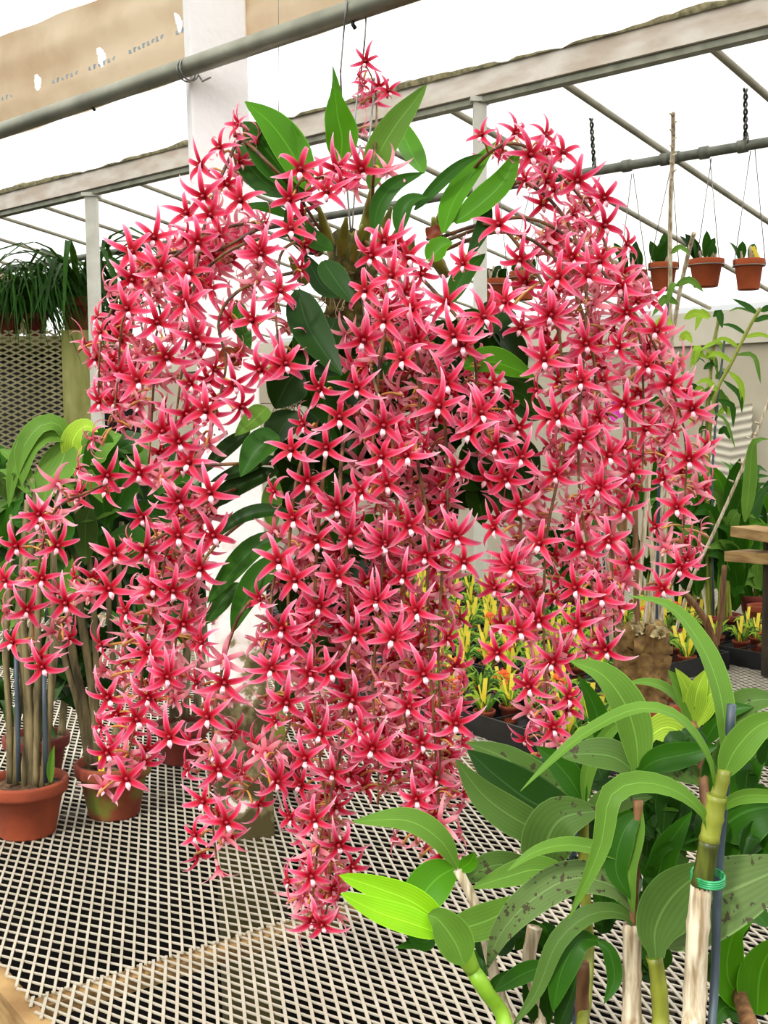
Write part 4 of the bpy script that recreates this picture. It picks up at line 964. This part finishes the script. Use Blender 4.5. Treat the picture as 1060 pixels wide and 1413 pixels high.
# magenta-flowered plant
rm, Ym = bench_plant(840, 930, .06, .08, 'orchid with small magenta flowers seen between the hanging pink sprays', 'terra_dark', 62)
cane(rm, pxpath([(845,900),(835,700),(830,480),(812,430)], Ym, Ym-.05), .006, .005, 'cane_dry', rings=3, n=30); cane(rm, pxpath([(855,900),(862,750),(866,620),(860,500)], Ym, Ym), .006, .005, 'cane_brown', rings=3, n=30)
cane(rm, pxpath([(840,900),(830,700),(828,522)], Ym-.02), .004, .004, 'stake', 'stake', rings=0, n=5)
for (fx, fy, s_) in ((848, 566, 1), (832, 662, .8), (872, 665, .6), (928, 690, .6)):
    mb = MB(); c = at(fx, fy, Ym-.1)
    for q in range(6):
        an = q*1.047+.4; d = Vector((math.cos(an), -.25, math.sin(an))).normalized(); leaf(mb, [c, c+d*.018*s_, c+d*.036*s_], .030*s_, 'magenta', hint=(0, -1, 0), n=6, fold=.2)
    mb.build('magenta_flower', rm)
# bamboo-leaved dendrobium
rb_, Yb = bench_plant(985, 880, .065, .08, 'orchid with a green knobbly cane and narrow drooping leaves against the wall', 'terra_dark', 63)
Yk = Yb
cane(rb_, pxpath([(978,860),(975,700),(984,560),(1010,500),(1035,450),(1050,425)], Yk, Yk-.1), .0085, .0055, 'cane_green', rings=3, n=44)
cane(rb_, pxpath([(985,860),(975,640),(982,500),(992,440)], Yk), .008, .006, 'cane_green', rings=3, n=40)
cane(rb_, pxpath([(975,860),(966,640),(975,540),(990,455)], Yk), .005, .005, 'cane_dry', rings=3, n=30)
cane(rb_, pxpath([(985,860),(983,640),(1000,470)], Yk-.03), .004, .004, 'stake', 'stake', rings=0, n=5)
for (pts) in ([(1046,434),(1030,422),(1010,412)],[(1046,434),(1020,426),(1006,430)],[(1040,444),(1058,438),(1075,440)],[(1030,462),(1010,450),(994,448)],[(1028,466),(1050,462),(1070,470)],[(1020,480),(1000,468),(985,470)],[(1015,490),(1040,492),(1050,530)],[(1010,500),(990,488),(975,494)],[(1005,512),(1022,530),(1026,565)],[(998,525),(1020,545),(1024,570)],[(990,540),(975,525),(960,530)],[(988,552),(1010,560),(1012,590)],[(1050,430),(1060,425),(1070,428)],[(982,570),(1000,580),(1015,620)]):
    strap(rb_, pts, Yk-.05, Yk-.05, 9, rr_.choice(('leaf_soft', 'leaf_mid', 'leaf_pale')), n=8, roll=rr_.uniform(-30, 30))
for i in range(26):
    x = rr_.uniform(962, 992); y = rr_.uniform(430, 600); dx = rr_.choice((-1, 1))*rr_.uniform(10, 26); strap(rb_, [(x, y), (x+dx*.6, y-6), (x+dx, y+rr_.uniform(-6, 26))], Yk, Yk-.03, 11, rr_.choice(('leaf_soft', 'leaf_pale', 'leaf_mid')), roll=rr_.uniform(-40, 40), n=7)
# diagonal dry cane
rd, Yd = bench_plant(935, 905, .06, .08, 'orchid with a bare pale cane leaning up to the right edge', 'terra_dark', 64)
cane(rd, pxpath([(930,880),(955,800),(985,735),(1010,680),(1035,620),(1062,552)], Yd, Yd-.1), .0058, .0048, 'cane_dry', rings=3, n=44)
for (x, y) in ((1048,585),(1034,605),(1025,640),(1036,625),(1012,665),(1044,600)):
    cane(rd, pxpath([(x, y), (x-6, y-3)], Yd-.1), .004, .002, 'cane_dry', 'node_stub', rings=0, n=3, seg=5)
cane(rd, pxpath([(985,910),(975,860),(955,830),(940,815)], Yd-.05), .011, .009, 'cane_brown', rings=3, n=20)
cane(rd, pxpath([(985,910),(995,850),(1000,780)], Yd-.05), .010, .008, 'cane_brown', rings=3, n=20)
cane(rd, pxpath([(995,915),(985,880),(975,850)], Yd-.08), .008, .006, 'cane_brown', rings=3, n=14)
# broad leafy plants
def leafy(px, py, Y, n, sp, L, w, mt, label, seed, wd='terra'):
    b = on_z(px, py, BZ+.004); root = empty('leafy_potted_plant', b, label, 'potted plant'); pot_at(root, b, .06, .085, wd, seed); r_ = random.Random(seed)
    for i in range(n):
        x = px+r_.uniform(-.5, .5)*sp[0]; y = sp[2]+r_.uniform(-.5, .5)*sp[1]; dx = r_.uniform(-1, 1)*L*.6; l = L*r_.uniform(.6, 1.1)
        strap(root, [(x, y), (x+dx*.45, y-l*.6), (x+dx, y-l*r_.uniform(.5, 1))], b.y, b.y+r_.uniform(-.1, .1), w*r_.uniform(.8, 1.2), r_.choice(mt), roll=r_.uniform(-45, 45), n=9)
    for i in range(5):
        x = px+r_.uniform(-14, 14); cane(root, pxpath([(x, py-18), (x+r_.uniform(-10, 10), sp[2]-10)], b.y), .006, .004, 'cane_green', rings=3, n=14)
    return root
leafy(1000, 880, 0, 64, (80, 130, 760), 90, 24, ('leaf_soft', 'leaf_mid', 'leaf', 'leaf_mid'), 'bushy plant with bright upright leaves behind the leaning pale cane', 71, 'terra_dark')
leafy(1040, 850, 0, 50, (70, 150, 770), 60, 15, ('leaf_dark', 'leaf_mid', 'leaf'), 'dark leafy plant below the brown plank at right', 72, 'terra_dark')
leafy(960, 860, 0, 50, (90, 150, 780), 60, 15, ('leaf_mid', 'leaf_soft', 'leaf_dark'), 'leafy plant with narrow mid-green leaves left of the brown rooty canes', 73, 'terra_dark')
leafy(890, 860, 0, 30, (70, 150, 760), 60, 18, ('leaf_mid', 'leaf_dark', 'leaf_soft'), 'leafy green plant half hidden behind the outermost hanging spray', 74, 'terra_dark')
leafy(790, 850, 0, 24, (80, 100, 800), 50, 16, ('leaf_mid', 'leaf_dark'), 'low leafy plant hidden behind the right-hand sprays', 75, 'terra_dark')
rr5, Y5 = bench_plant(1052, 872, .055, .10, 'reddish pot at the right edge with arching light green leaves', 'terra', 76)
for pts in ([(1050,812),(1030,800),(1008,815)],[(1050,812),(1040,790),(1025,800)],[(1052,812),(1060,780),(1075,770)],[(1050,815),(1045,780),(1058,750)]): strap(rr5, pts, Y5, Y5-.03, 18, 'leaf_soft', n=8)
mb = MB(); leaf(mb, pxpath([(1020,735),(1020,700),(1030,650),(1045,612)], 3.0), .05, 'leaf_soft', fold=.3); 
strap(rr5, [(1028,720),(1034,670),(1040,612),(1062,606)], 3.0, 3.0, 20, 'leaf_soft')
for i in range(3):
    mb = MB(); 
root = empty('wooden_crate', on_z(1060, 800), 'rough brown plank shelf standing at the right edge among the leaves', 'shelf')
for (xa, ya, xb, yb) in ((1026,732,1100,744),(1016,766,1100,772)):
    mb = MB(); bar(mb, at(xa, ya, 3.5), at(xb, yb, 3.3), .10, .03, 'wood'); mb.build('plank', root, False)
for xx in (1066, 1098):
    mb = MB(); a = at(xx, 732, 3.45); box(mb, (a.x, a.y+.02, (a.z+BZ)/2), .03, .03, a.z-BZ-.01, 'wood_dark'); mb.build('upright', root, False)
# rippled sheet leaning on the wall
mb = MB(); nn_ = 90; vs = []; fs = []
a = on_t(980, 690, TW-.06); b = on_t(1036, 690, TW-.06); zt_ = on_t(1000, 560, TW-.03).z
for i in range(nn_+1):
    t = i/nn_; z = a.z-.5+(zt_-a.z+.5)*t; off = -N_*(.010*math.sin(i*1.4)+.0*t)
    for k in range(5): q = a.lerp(b, k/4); vs.append(Vector((q.x, q.y, z+.015*math.cos(k*1.6)))+off)
for i in range(nn_):
    for k in range(4): q = i*5+k; fs.append((q, q+1, q+6, q+5))
mb.add(vs, fs, 'wall_light'); tag(mb.build('rippled_sheet'), 'pale rippled plastic sheet standing against the wall behind the right-hand plants', 'sheet')

# ================================================================== FOREGROUND PLANTS, RIGHT
def fg(px, Y, label, r=.050, seed=0):
    x = (px-530)/F_*Y; b = Vector((x, Y, BZ+.0035)); root = empty('potted_orchid', b, label, 'potted plant'); pot_at(root, b, r, .11, 'terra', seed); return root, b
def S(root, pts, Y0, Y1, w, mt, **k):
    kk = dict(fold=.25, shape=.7, n=18); kk.update(k); return strap(root, pts, Y0, Y1, w, mt, **kk)
def down(b, px, py, Y): return [b+Vector((0, 0, .10)), at(px, py, Y)]
# --- staked big cane
f1, b1 = fg(1000, 1.05, 'nearest orchid with a dry striped cane tied by a green band to a slate stake', seed=81)
Y = 1.13
cane(f1, [b1+Vector((-.03, 0, .1))]+pxpath([(957,1413),(962,1300),(968,1222)], Y), 18*mpp(Y), 15*mpp(Y), 'cane_dry', rings=7, n=26, seg=14)
cane(f1, pxpath([(968,1224),(974,1190),(979,1158)], Y), 15*mpp(Y), 14*mpp(Y), 'cane_dark', rings=0, n=8, seg=14)
cane(f1, pxpath([(979,1160),(986,1120),(990,1098)], Y), 14*mpp(Y), 14*mpp(Y), 'cane_green', rings=4, n=9, seg=12)
cane(f1, pxpath([(990,1100),(996,1080),(1000,1062)], Y), 11*mpp(Y), 9*mpp(Y), 'cane_green', rings=4, n=7, seg=12)
cane(f1, [b1+Vector((-.005, .02, .1))]+pxpath([(985,1380),(992,1200),(1010,972)], Y+.02), 6.5*mpp(Y), 6.5*mpp(Y), 'stake', 'stake', rings=0, n=20, seg=10)
mb = MB(); c = at(977, 1211, Y+.005); rr2 = 22*mpp(Y)
for k in range(4):
    tube(mb, [c+Vector((math.cos(a)*rr2, math.sin(a)*.022, -.003+.0022*k)) for a in [i*2*math.pi/24 for i in range(25)]], .0013, 'tie', 6)
mb.build('green_tie', f1)
S(f1, [(1000,1062),(1001,1010),(992,950),(968,890),(925,838),(866,822)], Y, Y+.1, 42, 'leaf_soft', roll=20, roll2=35, shape=.85, base=.3)
S(f1, [(988,1095),(975,1040),(935,990),(880,978),(810,1010),(756,1055),(718,1092)], Y, Y-.02, 24, 'leaf_soft', roll=35, roll2=30, shape=.85, base=.4)
S(f1, [(998,1072),(1015,1035),(1050,1000),(1100,990)], Y, Y, 46, 'leaf_soft', roll=10, base=.3)
S(f1, [(990,1118),(1020,1100),(1060,1098),(1120,1110)], Y, Y-.03, 22, 'leaf_soft', roll=30, base=.4)
S(f1, [(980,1156),(968,1120),(930,1090),(880,1080),(842,1100),(828,1170),(785,1268)], Y, Y-.05, 34, 'leaf_soft', roll=25, roll2=-20, shape=.95, base=.4)
S(f1, [(905,1322),(905,1280),(930,1235),(985,1190)], Y+.03, Y+.06, 84, 'leaf_grey', roll=15, shape=.85, base=.3)
S(f1, [(905,1300),(965,1250),(1030,1220),(1110,1185)], Y+.07, Y+.05, 108, 'leaf_spot', roll=0, shape=.7, fold=.12)
# --- middle canes
f2, b2 = fg(905, 1.19, 'orchid left of the staked one, two canes and long spotted arching leaves', seed=82)
Y = 1.22
cane(f2, [b2+Vector((-.02, 0, .1))]+pxpath([(872,1413),(872,1345),(873,1275)], Y), 14*mpp(Y), 13*mpp(Y), 'cane_dry', rings=6, n=20, seg=12)
cane(f2, pxpath([(873,1278),(876,1220),(880,1160),(881,1105)], Y), 6*mpp(Y), 7*mpp(Y), 'cane_brown', rings=4, n=20)
cane(f2, [b2+Vector((.01, 0, .1))]+pxpath([(912,1413),(908,1350),(903,1320)], Y), 13*mpp(Y), 11*mpp(Y), 'cane_green', rings=5, n=16, seg=12)
cane(f2, pxpath([(903,1320),(896,1290),(891,1262)], Y), 9*mpp(Y), 8*mpp(Y), 'cane_lime', rings=4, n=10)
cane(f2, [b2+Vector((-.05, 0, .1))]+pxpath([(805,1413),(805,1345),(803,1330)], Y+.05), 10*mpp(Y), 10*mpp(Y), 'cane_brown', rings=5, n=16)
for pts, w, m_, r1, r2 in (
    ([(886,1268),(850,1225),(790,1212),(730,1245),(690,1290),(672,1338)], 52, 'leaf_spot', 15, 0),
    ([(890,1300),(862,1262),(815,1262),(770,1300),(740,1370),(705,1420)], 30, 'leaf_grey', 25, 10),
    ([(825,1298),(798,1300),(775,1340),(763,1396)], 42, 'leaf_mid', 0, 0),
    ([(822,1298),(840,1312),(848,1350),(834,1385)], 24, 'leaf_mid', 10, 0),
    ([(880,1070),(878,1020),(862,970),(830,930),(786,912)], 56, 'leaf_soft', 0, 15),
    ([(882,1200),(850,1180),(790,1166),(740,1175),(700,1202)], 26, 'leaf_soft', 30, 20),
    ([(896,1272),(893,1215),(915,1172),(970,1155)], 18, 'leaf_mid', 20, 20),
    ([(884,1120),(860,1150),(850,1200),(870,1240)], 40, 'leaf_mid', 10, 0),
    ([(884,1110),(880,1150),(868,1200),(875,1262)], 26, 'leaf_soft', 30, 10),
    ([(880,1070),(850,1046),(810,1040),(776,1045)], 50, 'leaf_grey', 10, 10),
    ([(882,1066),(905,1050),(950,1040),(990,1030)], 40, 'leaf_mid', 10, 10),
    ([(880,1180),(905,1210),(920,1170),(955,1120)], 40, 'leaf_mid', 0, 0)):
    S(f2, pts, Y, Y-.02 if w < 50 else Y+.02, w, m_, roll=r1, roll2=r2, base=.35, shape=.85)
# --- bright new growth on fat green stem
f3, b3 = fg(705, 1.00, 'foreground orchid with a fat green stem ending in bright lime leaves', seed=83)
Y = 1.18
cane(f3, [b3+Vector((0, 0, .1))]+pxpath([(700,1425),(672,1370),(652,1338)], Y), 13*mpp(Y), 11*mpp(Y), 'cane_lime', rings=8, n=18, seg=12)
cane(f3, pxpath([(653,1340),(640,1315),(628,1290)], Y), 11*mpp(Y), 20*mpp(Y), 'cane_lime', rings=0, n=8, seg=12)
S(f3, [(640,1330),(628,1300),(606,1270),(590,1262)], Y-.03, Y-.03, 58, 'leaf_soft', fold=.5, shape=.95, blunt=.6)
S(f3, [(612,1275),(570,1245),(520,1225),(468,1208)], Y-.01, Y-.03, 42, 'leaf_yellow_green', shape=.7, blunt=.6)
S(f3, [(606,1288),(570,1275),(520,1258),(470,1233)], Y-.03, Y-.05, 46, 'leaf_yellow_green', shape=.7, blunt=.6, hint=(0, -.6, .8))
S(f3, [(600,1290),(585,1300),(560,1288)], Y, Y, 26, 'leaf_mid')
S(f3, [(605,1292),(580,1300),(545,1308)], Y+.02, Y, 18, 'leaf_mid')
# --- second left stem with folded leaf
f4, b4 = fg(760, 1.19, 'foreground orchid behind the lime-leaved one, with glossy dark and grey-green leaves', seed=84)
Y = 1.36
cane(f4, [b4+Vector((-.02, 0, .1))]+pxpath([(745,1413),(730,1330),(738,1280)], 1.3), 10*mpp(Y), 10*mpp(Y), 'cane_dry', rings=5, n=16)
cane(f4, [b4+Vector((.0, 0, .1))]+pxpath([(700,1400),(660,1260),(632,1200)], 1.3), 9*mpp(Y), 7*mpp(Y), 'cane_dry', rings=5, n=20)
cane(f4, [b4+Vector((.03, 0, .1))]+pxpath([(812,1330),(806,1200),(806,1112)], 1.34), 9*mpp(Y), 7*mpp(Y), 'cane_green', rings=5, n=20)
cane(f4, [b4+Vector((.03, .01, .1))]+pxpath([(800,1300),(790,1200),(797,1090)], 1.42), 6*mpp(Y), 6*mpp(Y), 'stake', 'stake', rings=0, n=12)
for pts, w, m_, y0, y1, r1 in (
    ([(632,1197),(606,1158),(560,1132),(486,1134)], 40, 'leaf_soft', 1.3, 1.28, 15),
    ([(632,1195),(600,1215),(578,1250),(590,1290)], 62, 'leaf', 1.32, 1.28, 0),
    ([(634,1200),(648,1190),(656,1176)], 24, 'leaf', 1.3, 1.28, 0),
    ([(605,1285),(650,1278),(690,1262),(735,1232)], 50, 'leaf_soft', 1.25, 1.3, 0),
    ([(640,1215),(680,1195),(740,1190)], 40, 'leaf_grey', 1.33, 1.36, 0),
    ([(790,1160),(730,1140),(670,1100),(629,1048)], 52, 'leaf_grey', 1.36, 1.36, -10),
    ([(800,1130),(740,1110),(690,1075),(645,1035)], 76, 'leaf_dark', 1.42, 1.44, 10),
    ([(815,1095),(750,1080),(695,1045),(644,1024)], 48, 'leaf_grey', 1.46, 1.48, 0),
    ([(806,1112),(790,1080),(765,1050),(740,1030)], 40, 'leaf_mid', 1.38, 1.38, 0),
    ([(806,1115),(812,1060),(840,1010),(880,985)], 24, 'leaf_soft', 1.38, 1.38, 20),
    ([(800,1215),(745,1200),(700,1210),(650,1226)], 40, 'leaf_soft', 1.32, 1.3, 10),
    ([(752,1215),(752,1170),(775,1130),(830,1118)], 76, 'leaf_grey', 1.34, 1.33, 0),
    ([(838,1062),(834,1020),(818,970),(798,932)], 32, 'leaf_mid', 1.4, 1.38, 0),
    ([(806,1120),(850,1105),(900,1100)], 40, 'leaf_grey', 1.36, 1.3, 0),
    ([(752,1420),(740,1370),(735,1310)], 44, 'leaf_dark', 1.3, 1.3, 0),
    ([(690,1413),(680,1360),(730,1330)], 14, 'leaf_mid', 1.28, 1.26, 0),
    ([(760,1330),(720,1345),(680,1370)], 30, 'leaf_mid', 1.26, 1.22, 10),
    ([(770,1420),(790,1370),(800,1330)], 34, 'leaf_dark', 1.3, 1.32, 0)):
    S(f4, pts, y0, y1, w, m_, roll=r1, base=.3, shape=.85 if m_ != 'leaf_dark' else .75)
# --- light new growth at the back
f5, b5 = fg(1075, 1.17, 'foreground orchid at the right edge, pale fresh leaves opening at its tip', seed=85)
Y = 1.5
cane(f5, [b5+Vector((0, 0, .1))]+pxpath([(1000,1300),(975,1120),(968,1040),(955,998)], 1.4, Y), .010, .006, 'cane_brown', rings=5, n=30)
for pts, w, m_, r1 in (([(958,998),(946,960),(922,925)], 34, 'leaf_soft', 0), ([(956,996),(950,955),(932,922)], 26, 'leaf_pale', 0), ([(957,998),(962,955),(976,922)], 30, 'leaf_pale', 0), ([(960,1002),(972,970),(990,952),(1010,960)], 36, 'leaf_pale', 0),
    ([(955,992),(925,955),(895,942),(862,943)], 20, 'leaf_soft', 20), ([(965,1035),(930,1005),(905,1010),(884,1038)], 46, 'leaf_pale', 0), ([(968,1030),(1000,985),(1040,975)], 30, 'leaf_mid', 0),
    ([(985,1120),(1010,1060),(1040,1030),(1090,1020)], 80, 'leaf_mid', 0), ([(980,1160),(940,1140),(910,1100),(900,1060)], 70, 'leaf_mid', 0), ([(985,1150),(1030,1120),(1090,1110)], 90, 'leaf_mid', 10),
    ([(975,1080),(930,1060),(880,1070),(850,1090)], 40, 'leaf_grey', 0), ([(985,1010),(1030,970),(1080,965)], 44, 'leaf_grey', 0), ([(1000,1200),(1050,1150),(1090,1160)], 60, 'leaf_mid', 0), ([(1040,1400),(1005,1350),(1012,1290),(1040,1270)], 50, 'leaf', 0), ([(1045,1400),(1050,1340),(1075,1290)], 70, 'leaf', 0), ([(1040,1400),(1000,1390),(985,1420)], 40, 'leaf_mid', 0), ([(1000,1090),(1010,1045),(1050,1005),(1090,1000)], 60, 'leaf_grey', 5)):
    y_ = 1.45 if pts[0][1] > 1050 else 1.5
    if pts[0][1] > 1300: y_ = 1.32
    S(f5, pts, y_, y_-.02, w, m_, roll=r1, base=.3, shape=.8)
rz = random.Random(44)
for (root_, x0, x1, y0, y1, Yz, n_) in ((f4, 740, 830, 1060, 1180, 1.5, 12), (f4, 660, 800, 1300, 1400, 1.33, 8), (f2, 800, 920, 1040, 1300, 1.42, 22), (f5, 900, 1070, 1040, 1380, 1.42, 30)):
    for i in range(n_):
        x = rz.uniform(x0, x1); y = rz.uniform(y0, y1); dx = rz.uniform(-60, 60)
        S(root_, [(x, y), (x+dx*.5, y-30), (x+dx, y+rz.uniform(-40, 20))], Yz, Yz+rz.uniform(-.02, .04), rz.uniform(28, 46), rz.choice(('leaf_dark', 'leaf_mid', 'leaf_dark')), roll=rz.uniform(-30, 30), n=10)
